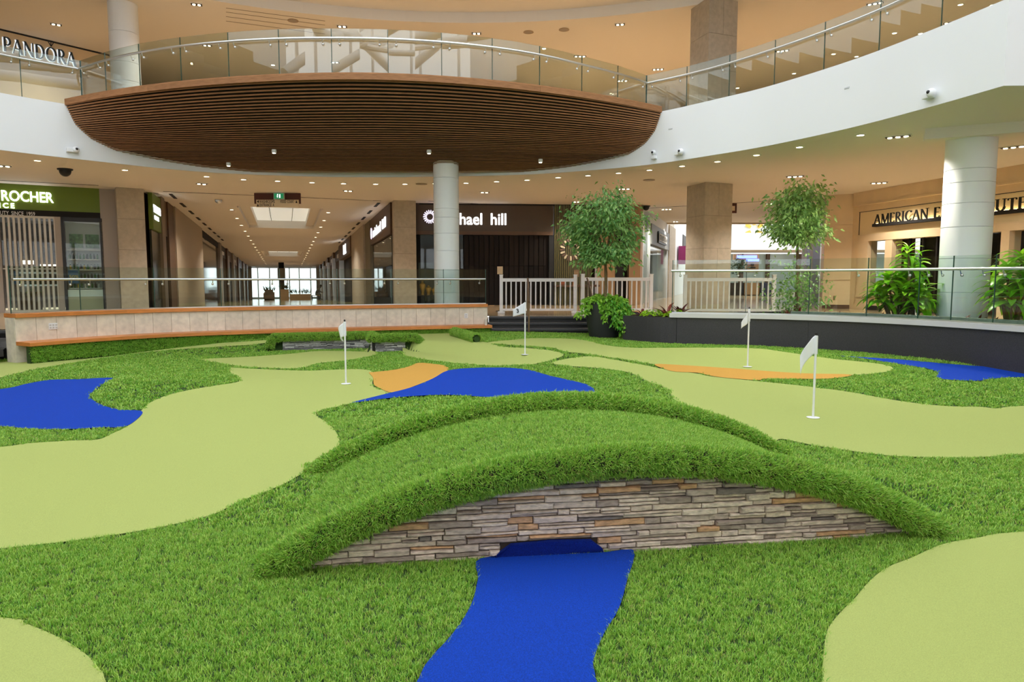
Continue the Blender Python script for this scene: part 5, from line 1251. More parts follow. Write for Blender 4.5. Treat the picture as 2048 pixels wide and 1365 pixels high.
for k in range(6):
    a = math.pi / 2 + k * math.pi / 3; e = np.array([math.cos(a), 0, math.sin(a)]); f_ = np.array([-math.sin(a), 0, math.cos(a)])
    build('ray', MB().prism([c_ + e * .35 - f_ * .12, c_ + e * .75 - f_ * .16, c_ + e * .85, c_ + e * .75 + f_ * .16, c_ + e * .35 + f_ * .12], (0, -.08, 0)), 'sparky', sp)
# kiosk
ki = thing('food_kiosk', 'brown kiosk with blue neon sign beyond the white fence', 'kiosk', (13, 40, Z_FLOOR))
def kbox(name, m, u0, u1, v0, v1, y, d=.2):
    a, b = aty(u0, v0, y), aty(u1, v1, y); return build(name, MB().box(((a[0] + b[0]) / 2, y + d / 2, (a[2] + b[2]) / 2), (abs(b[0] - a[0]), d, abs(a[2] - b[2]))), m, ki)
M['neon'] = emit('blue_neon', (.12, .18, 1.0, 1), 2.2)
kbox('sign_board', 'tanpost', 1468, 1518, 509, 520, 40); kbox('neon_script', 'neon', 1474, 1514, 511, 517, 39.95, .04); kbox('neon_tube', 'neon', 1493, 1518, 518, 523, 39.6, .05)
kbox('menu_board', mat('menu_brown', lin(150, 116, 84), .5), 1493, 1517, 524, 545, 39.8); kbox('menu_text', 'blackmat', 1502, 1508, 528, 532, 39.76, .03); kbox('menu_text', 'blackmat', 1499, 1511, 534, 537, 39.76, .03)
kbox('counter', 'blackmat', 1456, 1530, 566, 592, 38.5, .8); kbox('wood_front', 'tanpost', 1490, 1518, 566, 590, 38.4, .1); kbox('chip_case', 'white', 1470, 1490, 598, 604, 36, .3); kbox('chip_case', 'white', 1490, 1510, 598, 604, 36, .3)
kbox('counter', mat('navy_panel', lin(36, 54, 92), .5), 1528, 1546, 566, 600, 37.0, .4)
kp = thing('kiosk_plant', 'dark leafy plant beside the kiosk menu board', 'plant', aty(1478, 560, 39))
rr = random.Random(5); mb = MB(); c_ = aty(1478, 535, 39)
for k in range(160):
    b0 = c_ + np.array([rr.gauss(0, .22), rr.gauss(0, .15), rr.gauss(0, .25)]); e_ = np.array([rr.uniform(-.2, .2), rr.uniform(-.2, .2), rr.uniform(-.1, .2)]); wv = np.array([rr.uniform(-.06, .06), 0, rr.uniform(-.06, .06)])
    mb.add([b0, b0 + e_ * .5 + wv, b0 + e_, b0 + e_ * .5 - wv], [(0, 1, 2, 3)])
build('foliage', mb, 'darkleaf', kp)['kind'] = 'stuff'; build('pot', MB().lathe((c_[0], c_[1], Z_FLOOR), [(.2, 0), (.28, .6)], 14), 'black', kp); build('stem', MB().tube([(c_[0], c_[1], 1.1), tuple(c_)], .03, 6), 'stem', kp)
# right side of that corridor
def rside(name, m, s0, s1, h0, h1, t0=5.94, t1=6.3): return rw_(name, m, s0, s1, h0, h1, t0, t1, rs2)
rs2 = thing('side_shops', 'brown pier and dark glass shop between the planter tree and the beige wall', 'shopfront', R_(3, 6, 0), kind='structure')
rside('brown_pier', 'tanpost', -1.0, .2, 0, 3.55); rside('frame', 'whiteframe', .2, .5, 0, 3.55); rside('dark_glass', 'black', .5, 3.0, 0, 3.3); rside('head', 'greywall', .5, 8.2, 3.3, 3.55); rside('frame', 'greywall', 3.0, 4.2, 0, 3.3); rside('dark_glass', 'black', 4.2, 5.6, 0, 3.3); rside('frame', 'greywall', 5.6, 8.2, 0, 3.3)

# ------------------------------------------------------------------ clothing shop
FA = Face((10.55, 21.75), (11.8, 16.1))
la = lambda u, v=500: FA.l(u, v)
ae = thing('clothing_shopfront', 'warm beige clothing shopfront with dark doorway behind the planter', 'shopfront', (*FA.pt(3), Z_FLOOR), kind='structure')
FP = Face((9.86, 22.12), (10.55, 21.75))
Lp = np.linalg.norm(FP.q - FP.p)
for z0, z1 in ((Z_FLOOR + .12, 1.5), (1.54, 2.44), (2.46, 3.2), (3.22, Z_CEIL)): FP.part('pier_panel', ae, 'beige', 0, Lp, z0, z1, -.5, .0)
FP.part('dado_rail', ae, 'beige', 0, Lp, 1.5, 1.54, -.5, .03); FP.part('baseboard', ae, 'brown', 0, Lp, Z_FLOOR, Z_FLOOR + .12, -.5, .01); FP.part('pier_core', ae, 'beige', 0.01, Lp - .01, Z_FLOOR, Z_CEIL, -.5, -.02)
AL = 12.0
FA.part('reveal', ae, 'black', .28, .31, Z_FLOOR, 3.56, -.3, .005)
FA.part('edge_panel', ae, 'beige', 0, .28, Z_FLOOR, Z_CEIL, -.3, .0)
FA.part('cornice', ae, 'beige', .1, AL, 3.78, Z_CEIL, -.3, .10); FA.part('cornice_lip', ae, 'beige', .1, AL, 3.74, 3.78, -.3, .14); FA.part('frieze', ae, 'beige', .28, AL, 3.56, 3.74, -.3, .04)
FA.part('shadow_line', ae, 'black', .28, AL, 3.545, 3.56, -.3, .02)
FA.part('sign_panel', ae, mat('sign_cream', lin(236, 214, 170), .6), .31, AL, 2.86, 3.545, -.3, .0)
s0_, s1_ = la(1751), AL
FA.part('sign_ledge', ae, 'blackmat', s0_, s1_, 3.06, 3.14, .0, .16)
FA.part('glow_strip', ae, emit('sign_glow', (1, .78, .42, 1), 5.0), s0_ + .05, s1_, 3.145, 3.155, .03, .07)
FA.part('door_head', ae, 'beige', .31, AL, 2.66, 2.86, -.3, .05)
FA.part('pilaster', ae, 'beige', .31, la(1737), Z_FLOOR, 2.86, -.3, .04)
for u0, u1 in ((1772, 1786), (1893, 1905), (2003, 2020)): FA.part('pilaster', ae, 'beige', la(u0), la(u1), Z_FLOOR, 2.75, -.3, .04)
FA.part('window_sill', ae, 'beige', .31, la(1774), .98, 1.05, -.3, .06); FA.part('stall_riser', ae, 'beige', .5, la(1774), .74, .98, -.3, .0); FA.part('plinth', ae, 'black', .31, la(1774), Z_FLOOR, .74, -.3, .01)
FA.part('window_glass', ae, 'glassclear', la(1737), la(1772), 1.05, 2.75, -.12, -.10); FA.part('door_glass', ae, 'glassclear', la(1786), AL, Z_FLOOR, 2.66, -.12, -.10)
FA.part('window_back', ae, mat('window_brown', lin(110, 78, 48), .6), la(1737) - .2, la(1772) + .1, Z_FLOOR, 2.86, -.9, -.8)
FA.part('dark_interior', ae, 'blackmat', la(1775), AL, Z_FLOOR, 2.86, -1.2, -1.1); FA.part('interior_cap', ae, 'blackmat', .31, AL, 2.86, 2.9, -1.2, -.3)
for u in (1812, 1838, 1866): FA.part('door_stile', ae, 'black', la(u), la(u) + .05, Z_FLOOR, 2.66, -.14, -.08)
asg = thing('shop_sign', 'black serif letters standing on a lit ledge over the clothing shop', 'sign', (*FA.pt(3, .1), 3.2))
x0, x1, x2, x3 = la(1756, 440), la(1866, 425), la(1876, 425), la(1974, 415)
roman(asg, 'AMERICAN', (*FA.pt(x0, .11), 3.14), (*FA.d, 0), .27, 'blackmat', x1 - x0, .03)
roman(asg, 'EAGLE', (*FA.pt(x2, .11), 3.14), (*FA.d, 0), .27, 'blackmat', (x1 - x0) * .62, .03)
roman(asg, 'OUTFITTERS', (*FA.pt(x3, .11), 3.14), (*FA.d, 0), .27, 'blackmat', (x1 - x0) * 1.3, .03)
sk = FP.pt(Lp * .45, .012); so = thing('outlet_plate', 'beige outlet plate low on the beige pier', 'outlet', (*sk, 1.0))
FP.part('plate', so, mat('outlet_tan', lin(150, 118, 80), .5), Lp * .4, Lp * .48, .86, 1.0, .0, .012); FP.part('socket', so, 'brown', Lp * .42, Lp * .46, .9, .96, .012, .016)
# second dropped bulkhead by the column
bk = MB().wallbox((7.2, 12.4), (12.5, 9.9), Z_CEIL - .18, Z_CEIL, 0, .25)
tag(build('ceiling_bulkhead', bk, 'ceil'), 'shallow ceiling bulkhead by the thick round column', 'bulkhead', kind='structure')

# ------------------------------------------------------------------ upper gallery wall with backlit sign
FPn = Face((-16.6, 19.9), (-13.3, 24.2))
up_ = thing('jewellery_wall', 'beige upper shop wall carrying a backlit jewellery sign', 'shopfront', (*FPn.pt(2), Z_FLOOR2), kind='structure')
FPn.part('wall', up_, 'beige', 0, FPn.l(219, 110), Z_FLOOR2, Z_CEIL2, -.2, .0); FPn.part('shadow_gap', up_, 'black', 0, FPn.l(219, 110), Z_CEIL2 - .05, Z_CEIL2, -.2, .01)
pg = thing('shop_sign', 'dark steel letters with white halo on the upper gallery wall', 'sign', (*FPn.pt(2.5), 8.3))
p0, p1 = FPn.l(5, 98), FPn.l(152, 128)
zp = FPn.z(75, 118)
M['halo'] = emit('halo', (.86, .93, 1.0, 1), .45)
roman(pg, 'PANDORA', (*FPn.pt(p0, .012), zp), (*FPn.d, 0), .42, 'halo', p1 - p0, .01, serif=False, weight=1.6, name='halo_light')
roman(pg, 'PANDORA', (*FPn.pt(p0, .07), zp), (*FPn.d, 0), .42, mat('sign_steel', lin(44, 60, 74), .4), p1 - p0, .04, serif=False, weight=1.05)
crn = FPn.pt(p0 + (p1 - p0) * .645, .05)
for dx in (-.06, 0, .06): build('crown_point', MB().tube([(*(crn), zp + .46), (*(crn + FPn.d * dx * 1.3), zp + .6)], .012, 6), 'black', pg)
# ================================================================== ceiling fixtures
lens_mb = None
def downlight(P, label, group, r=.07):
    t = thing('downlight', label, 'downlight', P, group)
    rg_ = build('trim_ring', MB().lathe(P, [(r + .025, -.012), (r + .02, 0), (r, 0)], 16, False).lathe(P, [(r + .025, -.012), (r - .005, -.012)], 16, False), 'white', t)
    build('lens', MB().lathe(P, [(r - .01, -.010), (r - .01, -.004)], 14), 'lens', rg_)
    return t
PROTO = {}
def copy_to(key, P, fn):
    if key not in PROTO: PROTO[key] = (fn((0, 0, 0)),); o = PROTO[key][0]
    else: o = copy_tree(PROTO[key][0])
    o.location = Vector([float(c) for c in P]); return o
def dl(P, key, label, group): return copy_to(('d', key), P, lambda q: downlight(q, label, group))
def cluster(n):
    def fn(q):
        t = thing('spot_cluster', 'x', 'ceiling light', q)
        w = .13 * n
        build('frame', MB().box((0, 0, -.008), (w + .06, .2, .016)), 'ceil', t); build('recess', MB().box((0, 0, -.018), (w + .02, .16, .008)), 'black', t)
        for i in range(n): build('lamp', MB().lathe(((i - (n - 1) / 2) * .13, 0, 0), [(.036, -.034), (.04, -.022)], 12), 'lens', t)
        return t
    return fn
def spot_light(P, watts, ang=2.2):
    l = bpy.data.lights.new('lamp_light', 'SPOT'); l.energy = watts; l.color = WARM; l.spot_size = ang; l.spot_blend = .6; l.shadow_soft_size = .08
    o = bpy.data.objects.new('lamp_light', l); o.location = Vector([float(c) for c in P]) + Vector((0, 0, -.06)); COL.objects.link(o); return o
def cl(u, v, z, n, rz, label, group, watts=None):
    P = atz(u, v, z); o = copy_to(('c', n), P, cluster(n)); o['label'] = label; o['group'] = group; o.rotation_euler = (0, 0, rz)
    spot_light(P, LAMP * n if watts is None else watts); return o
gl1 = 'single round lights in the cream ceiling'
for u, v in ((75, 321), (250, 340), (413, 353), (487, 359), (555, 362), (624, 365), (687, 367), (751, 368), (810, 368), (870, 367), (932, 366), (993, 363), (1054, 360), (1116, 355), (1176, 351), (1237, 346), (1299, 340), (1364, 332), (1435, 323), (1513, 310), (1599, 294), (1721, 270)):
    dl(atz(u, v, Z_CEIL), 1, 'small round recessed light in the row behind the white fascia', gl1)
gc1 = 'spot clusters in the cream ceiling'
for u, v, n, r in ((8, 331, 2, .6), (403, 367, 2, .5), (696, 381, 2, .2), (969, 384, 2, .1), (1247, 377, 3, -.2), (1333, 418, 3, -.3), (1351, 443, 2, -.3), (1153, 403, 2, 0), (1590, 352, 3, -.4), (1540, 407, 2, -.4), (1758, 365, 3, -.5), (1796, 272, 3, -.6), (2027, 293, 3, -.8)):
    cl(u, v, Z_CEIL, n, r, {2: 'recessed pair of warm spots in the cream lower ceiling', 3: 'recessed row of three warm spots in the cream lower ceiling'}[n], gc1 + (' of two' if n == 2 else ' of three'))
gc2 = 'spot clusters in the upper ceiling'
for u, v, n, r in ((393, 8, 2, .3), (112, 48, 2, .5), (684, 52, 2, .1), (953, 66, 2, 0), (1240, 48, 2, -.2), (414, 90, 2, .2), (670, 124, 2, 0), (1160, 112, 3, 0), (1316, 138, 3, -.2), (1245, 161, 3, -.1), (1565, 101, 3, -.4), (1750, 6, 3, -.5), (1903, 44, 3, -.5)):
    cl(u, v, Z_CEIL2, n, r, {2: 'recessed pair of warm spots in the upper gallery ceiling', 3: 'recessed row of three warm spots in the upper gallery ceiling'}[n], gc2 + (' of two' if n == 2 else ' of three'), LAMP * n * 1.1)
for u, v in ((1588, 147), (1667, 108), (1713, 113), (1789, 66), (1841, 67), (1921, 9), (1985, 10), (1088, 97), (1475, 176), (546, 130)):
    dl(atz(u, v, Z_CEIL2), 2, 'small round recessed light in the upper gallery ceiling', 'single round lights in the upper ceiling')
# added fill lamps for the gallery parts beside and behind the pit
for x, y in ((-16, 8), (-16, 0), (-12, -9), (-4, -10), (4, -10), (12, -9), (16, 0), (16, 8), (15, 15)):
    o = copy_to(('c', 2), (x, y, Z_CEIL2), cluster(2)); o['label'] = 'added recessed pair of warm fill spots in the upper ceiling around the back of the pit'; o['group'] = 'added fill spot clusters around the back of the upper ceiling'; spot_light((x, y, Z_CEIL2), LAMP * 3, 2.6)
for x, y in ((-15, 14), (-15.5, 4), (16.5, 12), (9.5, 15)):
    o = copy_to(('c', 2), (x, y, Z_CEIL), cluster(2)); o['label'] = 'added recessed pair of warm fill spots in the lower ceiling beside the pit'; o['group'] = 'added fill spot clusters beside the pit'; spot_light((x, y, Z_CEIL), LAMP * 2, 2.6)
# corridor rows
for sd, lab, grp in ((-1, 'round corridor light in the row on the cosmetics shop side', 'corridor lights on the cosmetics side'), (1, 'round corridor light in the row on the jewellery shop side', 'corridor lights on the jewellery side')):
    for k in range(17):
        s = 4.0 + k * 2.95; o = dl(C(s, sd * 1.71, 3.55), 10 + sd, lab, grp)
        if k % 3 == 0: spot_light(C(s, sd * 1.71, 3.5), LAMP * 2.2, 2.5)
M['vent'] = mat('vent_grey', lin(176, 156, 132), .6)
for u, v, z, lab in ((1057, 64, Z_CEIL2, 'round grey speaker in the upper ceiling next to another one'), (1128, 59, Z_CEIL2, 'round grey speaker in the upper ceiling towards the stone pier'), (586, 41, Z_CEIL2, 'round grey speaker in the upper ceiling by the thin panel lines'), (843, 368, Z_CEIL, 'round grey speaker in the cream ceiling over the white column'), (1298, 360, Z_CEIL, 'round grey speaker in the cream ceiling beside the potted tree')):
    P = atz(u, v, z); t = thing('ceiling_speaker', lab, 'speaker', P); build('ring', MB().lathe(P, [(.16, -.012), (.15, 0)], 20), 'vent', t); build('grille', MB().lathe(P, [(.12, -.016), (.12, -.011)], 20), 'taupe', t)
# black slot diffusers
def slot(u0, v0, u1, v1, lab):
    a, b = atz(u0, v0, Z_CEIL), atz(u1, v1, Z_CEIL); t = tag(build('slot_diffuser', MB().wallbox(a, b, Z_CEIL - .006, Z_CEIL - .001, -.03, .03), 'blackmat'), lab, 'air slot')
slot(-20, 360, 197, 371, 'long thin black air slot before the green cosmetics sign')
slot(326, 383, 762, 402, 'long thin black air slot before the corridor mouth')
slot(857, 402, 1165, 419.5, 'long thin black air slot before the jewellery sign')
slot(1252, 419, 1374, 412, 'thin black air slot between the potted tree and the stone pier'); slot(1457, 407, 1540, 402, 'thin black air slot beyond the stone pier')
# access panel outline in the upper ceiling
ap = thing('access_panel', 'large thin-lined access panel in the upper ceiling', 'panel', atz(560, 35, Z_CEIL2))
for v in (16, 24, 33, 42): 
    a, b = atz(452, v, Z_CEIL2), atz(650, v + 26, Z_CEIL2); build('panel_joint', MB().wallbox(a, b, Z_CEIL2 - .004, Z_CEIL2 - .001, -.012, .012), 'brown', ap)
# dome cameras on the ceiling
def dome(u, v, z, m, lab, r=.09):
    P = atz(u, v, z); t = thing('dome_camera', lab, 'camera', P); build('base', MB().lathe(P, [(r * 1.25, -.03), (r * 1.3, 0)], 18), 'vent' if m == 'steel' else 'black', t); build('dome', MB().ball(P + np.array([0, 0, -.05]), r, 16, 10), m, t, smooth=True)
dome(130, 338, Z_CEIL, 'black', 'black dome camera on the ceiling before the cosmetics shop', .13)
dome(437, 398, Z_CEIL, 'steel', 'silver dome camera at the corridor mouth', .11)
dome(1292, 412, Z_CEIL, 'black', 'black dome camera above the potted tree', .12)
# white cameras and marks on the fascia
def ring_at(u, v):
    l = RING.at_u(u, 4.6); p = RING.at(l); t = RING.tan(l); return p, t, np.array([t[1], -t[0]]), float(aty(u, v, p[1])[2])
for u, v, lab, up_r in ((143, 301, 'white camera on the fascia beside the wooden bowl, over the cosmetics shop', 0), (1312, 309, 'upright white camera at the end of the wooden bowl', 1), (1362, 306, 'white camera on the fascia beside the upright one', 0), (1867, 190, 'white camera on the fascia above the thick round column', 0)):
    p, t, nn, z = ring_at(u, v); e = thing('security_camera', lab, 'camera', (*p, z))
    q = p + nn * .05
    if up_r: build('mount', MB().wallbox(q - t * .05, q + t * .05, z - .11, z - .03, -.05, .05), 'white', e, bevel=.008); build('head', MB().ball((*(p + nn * .08), z + .03), .06, 14, 8), 'white', e, smooth=True)
    else: build('mount', MB().wallbox(q - t * .12, q + t * .04, z - .05, z + .04, -.05, .05), 'white', e, bevel=.01); build('head', MB().ball((*(p + nn * .09 + t * .05), z + .01), .07, 14, 8), 'white', e, smooth=True)
    hp = p + nn * (.13 if up_r else .15) + (0 if up_r else t * .05); build('lens', MB().ball((*hp, z + (.03 if up_r else .02)), .028, 10, 6), 'black', e, smooth=True)
for u, v, lab in ((1340, 258, 'thin pale slot plate on the white fascia by the wooden bowl'), (1692, 176, 'thin pale slot plate in the middle of the long white fascia')):
    p, t, nn, z = ring_at(u, v); tag(build('slot_plate', MB().wallbox(p - t * .05, p + t * .05, z - .012, z + .012, -.008, 0), mat('plate_grey', lin(200, 202, 206), .5)), lab, 'plate')
# hanging direction sign and exit sign
hy = 21.6
a, b = aty(508, 394, hy), aty(601, 418, hy)
hs = thing('direction_sign', 'hanging direction sign reading WASHROOMS, ENTRANCE and FOOD COURT', 'sign', (a[0] + .7, hy, a[2]))
build('frame', MB().box(((a[0] + b[0]) / 2, hy + .04, (a[2] + Z_CEIL) / 2 - .08), (b[0] - a[0], .06, Z_CEIL - a[2] + .25)), mat('sign_maroon', lin(82, 36, 26), .5), hs)
c0, c1 = aty(513, 400, hy - .02), aty(598, 415, hy - .02)
build('board', MB().box(((c0[0] + c1[0]) / 2, hy - .03, (c0[2] + c1[2]) / 2), (c1[0] - c0[0], .04, c0[2] - c1[2])), mat('sign_ivory', lin(232, 214, 184), .5), hs)
ty = hy - .055; hh_ = (c0[2] - c1[2])
M['ink'] = mat('sign_ink', lin(40, 30, 26), .6)
lettering(hs, 'WASHROOMS', (c0[0] + .1, ty, c1[2] + hh_ * .56), (1, 0, 0), .13, 'ink', .47, .003, sep=False, name='lettering')
lettering(hs, 'FOOD COURT', (c0[0] + .74, ty, c1[2] + hh_ * .56), (1, 0, 0), .13, 'ink', .42, .003, sep=False, name='lettering')
lettering(hs, 'ENTRANCE A', (c0[0] + .1, ty, c1[2] + hh_ * .1), (1, 0, 0), .13, 'ink', .45, .003, sep=False, name='lettering')
def tri(pts): return MB().prism([(x, ty, z) for x, z in pts], (0, .004, 0))
z1_, z2_ = c1[2] + hh_ * .56, c1[2] + hh_ * .1
build('arrow', tri([(c0[0] + .02, z1_ + .045), (c0[0] + .08, z1_), (c0[0] + .08, z1_ + .09)]), 'ink', hs); build('arrow', tri([(c0[0] + .02, z2_), (c0[0] + .08, z2_), (c0[0] + .05, z2_ + .09)]), 'ink', hs); build('arrow', tri([(c0[0] + 1.2, z1_), (c0[0] + 1.26, z1_), (c0[0] + 1.23, z1_ + .09)]), 'ink', hs)
e0, e1 = aty(547, 386, hy - .12), aty(568.5, 399, hy - .12)
ex = thing('exit_sign', 'small green running-man exit sign above the direction sign', 'sign', ((e0[0] + e1[0]) / 2, hy - .12, e1[2]))
build('housing', MB().box(((e0[0] + e1[0]) / 2, hy - .1, (e0[2] + e1[2]) / 2), (e1[0] - e0[0], .05, e0[2] - e1[2])), mat('exit_frame', lin(190, 214, 200), .5), ex)
build('face', MB().box(((e0[0] + e1[0]) / 2, hy - .13, (e0[2] + e1[2]) / 2), (e1[0] - e0[0] - .04, .01, e0[2] - e1[2] - .04)), emit('exit_face', (.01, .22, .09, 1), .35), ex)
xc, zc = (e0[0] + e1[0]) / 2, (e0[2] + e1[2]) / 2
build('symbol', MB().box((xc + .03, hy - .137, zc), (.035, .004, .10)).box((xc - .04, hy - .137, zc - .01), (.022, .004, .06)).box((xc - .035, hy - .137, zc + .045), (.025, .004, .025)), 'cool', ex)
hq = aty(1464, 417, 24.5)
h2 = thing('direction_sign', 'small hanging maroon direction sign beyond the stone pier', 'sign', hq)
build('frame', MB().box((hq[0], 24.54, (hq[2] + Z_CEIL) / 2), (.34, .05, .5)), mat('sign_maroon2', lin(82, 36, 26), .5), h2); build('board', MB().box((hq[0] - .03, 24.5, hq[2]), (.26, .02, .16)), 'sign_ivory' if 'sign_ivory' in M else mat('sign_ivory2', lin(232, 214, 184), .5), h2)

# ================================================================== flags
def flag(u, v, label, shape, num, H=.92):
    x, y = onturf(u, v); z = float(height(x, y)) + .012
    t = thing('golf_flag', label, 'flag', (x, y, z), 'golf flags on the putting surfaces')
    build('cup_disc', MB().lathe((x, y, z), [(.068, 0), (.07, .004), (.02, .008)], 28), 'white', t)
    pl2 = build('pole', MB().tube([(x, y, z), (x, y, z + H - .01)], .0125, 10), 'white', t, smooth=True)
    build('pole_cap', MB().lathe((x, y, z + H - .012), [(.012, 0), (.014, .012), (.009, .03)], 12), 'black', pl2, smooth=True)
    zt = z + H - .015; hz = .2
    nu, nv = 12, 8; V = []
    for i in range(nu + 1):
        s = i / nu
        for j in range(nv + 1):
            w = j / nv; hx, hzv, hd = shape(s, w); V.append((x + hx, y + hd, zt + hzv))
    F = [(i * (nv + 1) + j, (i + 1) * (nv + 1) + j, (i + 1) * (nv + 1) + j + 1, i * (nv + 1) + j + 1) for i in range(nu) for j in range(nv)]
    o = build('cloth', MB().add(V, F), mat('flag_cloth', lin(236, 238, 244), .8), t, smooth=True); sd = o.modifiers.new('t', 'SOLIDIFY'); sd.thickness = .002
    build('sleeve', MB().tube([(x, y, zt - hz), (x, y, zt)], .02, 10), o.data.materials[0], t, smooth=True)
    if num:
        cx_, cz_, hd = (lambda q: q)(shape(.55, .55)); 
        lettering(o, num, (x + cx_ - .025, y + hd - .012, zt + cz_ - .03), (1, 0, 0.25), .1, 'black', None, .002, .003, upv=(-.2, 0, .98), sep=False, name='number')
# four droops: limp cloth falling to one side of the pole
sA = lambda s, w: (-.14 * s - .012 + .05 * s * (1 - w) * 0, -.2 * w - .20 * s * s - .03 * s, -.045 * math.sin(s * 5 + w) * s)
sB = lambda s, w: (-.10 * math.sin(s * 2.3) + .05 * w * s, -.2 * w * (1 - .2 * s) - .16 * s * (1 - .2 * w), -.05 * math.cos(s * 4) * s)
sC = lambda s, w: (-.21 * s - .01, -.2 * w * (1 - .25 * s) - .13 * s * (1 - .15 * w), -.03 * math.sin(s * 4))
sD = lambda s, w: (-.10 * s - .01, -.2 * w * (1 - .5 * s) - .22 * s, -.04 * math.sin(s * 5))
flag(1626, 838, 'white golf flag on a white pole on the wide green behind the bridge', sA, '')
flag(692, 770, 'white golf flag on a white pole beside the orange sand patch', sB, '', .90)
flag(1050, 711, 'white golf flag with black number on the raised green before the steps', sC, '3', .97)
flag(1495, 736, 'white golf flag on a white pole by the thin orange sand strip', sD, '', .95)

# ================================================================== plants
def leaf_mesh(name, L_, W_, droop, fold=.15, seg=6, curl=0.0):
    V = []; F = []
    for i in range(seg + 1):
        s = i / seg; w = W_ * math.sin(math.pi * min(1, .12 + s * .88)) ** .8 * (1 if s < .98 else .05)
        ang = droop * s; x = L_ * (math.sin(ang) / max(droop, 1e-3)) if droop > 0.01 else L_ * s; z = -L_ * (1 - math.cos(ang)) / max(droop, 1e-3) if droop > .01 else 0
        V += [(x, -w / 2, z + fold * w), (x, 0, z), (x, w / 2, z + fold * w)]
    for i in range(seg):
        for j in range(2): F.append((i * 3 + j, (i + 1) * 3 + j, (i + 1) * 3 + j + 1, i * 3 + j + 1))
    me = bpy.data.meshes.new(name); me.from_pydata(V, [], F); me.update(); me.shade_smooth(); return me
def orient(o, base, yaw, pitch, roll=0, sc=1.0, par=None):
    w = Vector((0, 0, 0))
    if par is not None: w = par.location
    o.matrix_basis = Matrix.Translation(Vector([float(c) for c in base]) - w) @ Matrix.Rotation(yaw, 4, 'Z') @ Matrix.Rotation(-pitch, 4, 'Y') @ Matrix.Rotation(roll, 4, 'X') @ Matrix.Scale(sc, 4)
def leaf_cloud(name, pts, dirs, size, asp, m, par, seed, spread=.5, droop=.3):
    """many small leaves joined in one foliage part"""
    r = np.random.default_rng(seed); n = len(pts); mb = MB(); tone = []
    for i in range(n):
        b = np.array(pts[i]); d = np.array(dirs[i], float); d /= max(1e-6, np.linalg.norm(d)); sd = np.cross(d, r.normal(0, 1, 3)); sd /= max(1e-6, np.linalg.norm(sd)); nn = np.cross(d, sd)
        L_ = size * r.uniform(.7, 1.25); W_ = L_ * asp
        k = [b, b + d * L_ * .45 + sd * W_ / 2 + nn * W_ * .15, b + d * L_ + np.array([0, 0, -droop * L_]), b + d * L_ * .45 - sd * W_ / 2 + nn * W_ * .15, b + d * L_ * .5]
        mb.add(k, [(0, 1, 4), (0, 4, 3), (1, 2, 4), (4, 2, 3)]); tone += [r.random()] * 5
    me = bpy.data.meshes.new(name); me.from_pydata(mb.v, [], mb.f); a = me.attributes.new('tone', 'FLOAT', 'POINT'); a.data.foreach_set('value', np.array(tone, np.float32)); me.update()
    o = link(name, me, m, par); o['kind'] = 'stuff'; return o
def tree(label, base, trunk_top, crown_c, crown_r, n, seed, lean=(0, 0), lower=None):
    t = thing('ficus_tree', label, 'tree', base); r = random.Random(seed); R2 = np.random.default_rng(seed)
    b = np.array(base, float); tt = np.array(trunk_top, float); cc = np.array(crown_c, float)
    build('trunk', MB().tube([b, b * .6 + tt * .4 + np.array([.03, 0, 0]), tt], [.04, .036, .03], 8), 'stem', t, smooth=True)
    pts = []; dirs = []
    for k in range(26):
        # branch ends spread over an uneven crown
        a = r.uniform(0, 6.28); el = r.uniform(-.75, 1.0); rad = r.uniform(.55, 1.0)
        e = cc + np.array([math.cos(a) * math.cos(el * 1.3) * crown_r[0], math.sin(a) * math.cos(el * 1.3) * crown_r[1], math.sin(el * 1.3) * crown_r[2]]) * rad
        mid = tt + (e - tt) * .5 + np.array([r.uniform(-.1, .1), r.uniform(-.1, .1), r.uniform(.0, .12)])
        build('branch', MB().tube([tt, mid, e], [.016, .010, .004], 5), 'stem', t)
        m = n // 26
        for q in range(m):
            f = r.uniform(.35, 1.05); p = (mid + (e - mid) * (f - .35) / .7) + R2.normal(0, 1, 3) * np.array([.15, .15, .12])
            pts.append(p); o_ = p - cc; dirs.append(np.array([o_[0], o_[1], 0]) / (np.linalg.norm(o_[:2]) + .1) * .8 + R2.normal(0, .5, 3) + np.array([0, 0, -.25]))
    leaf_cloud('foliage', pts, dirs, .10, .5, 'leaf', t, seed)
    return t
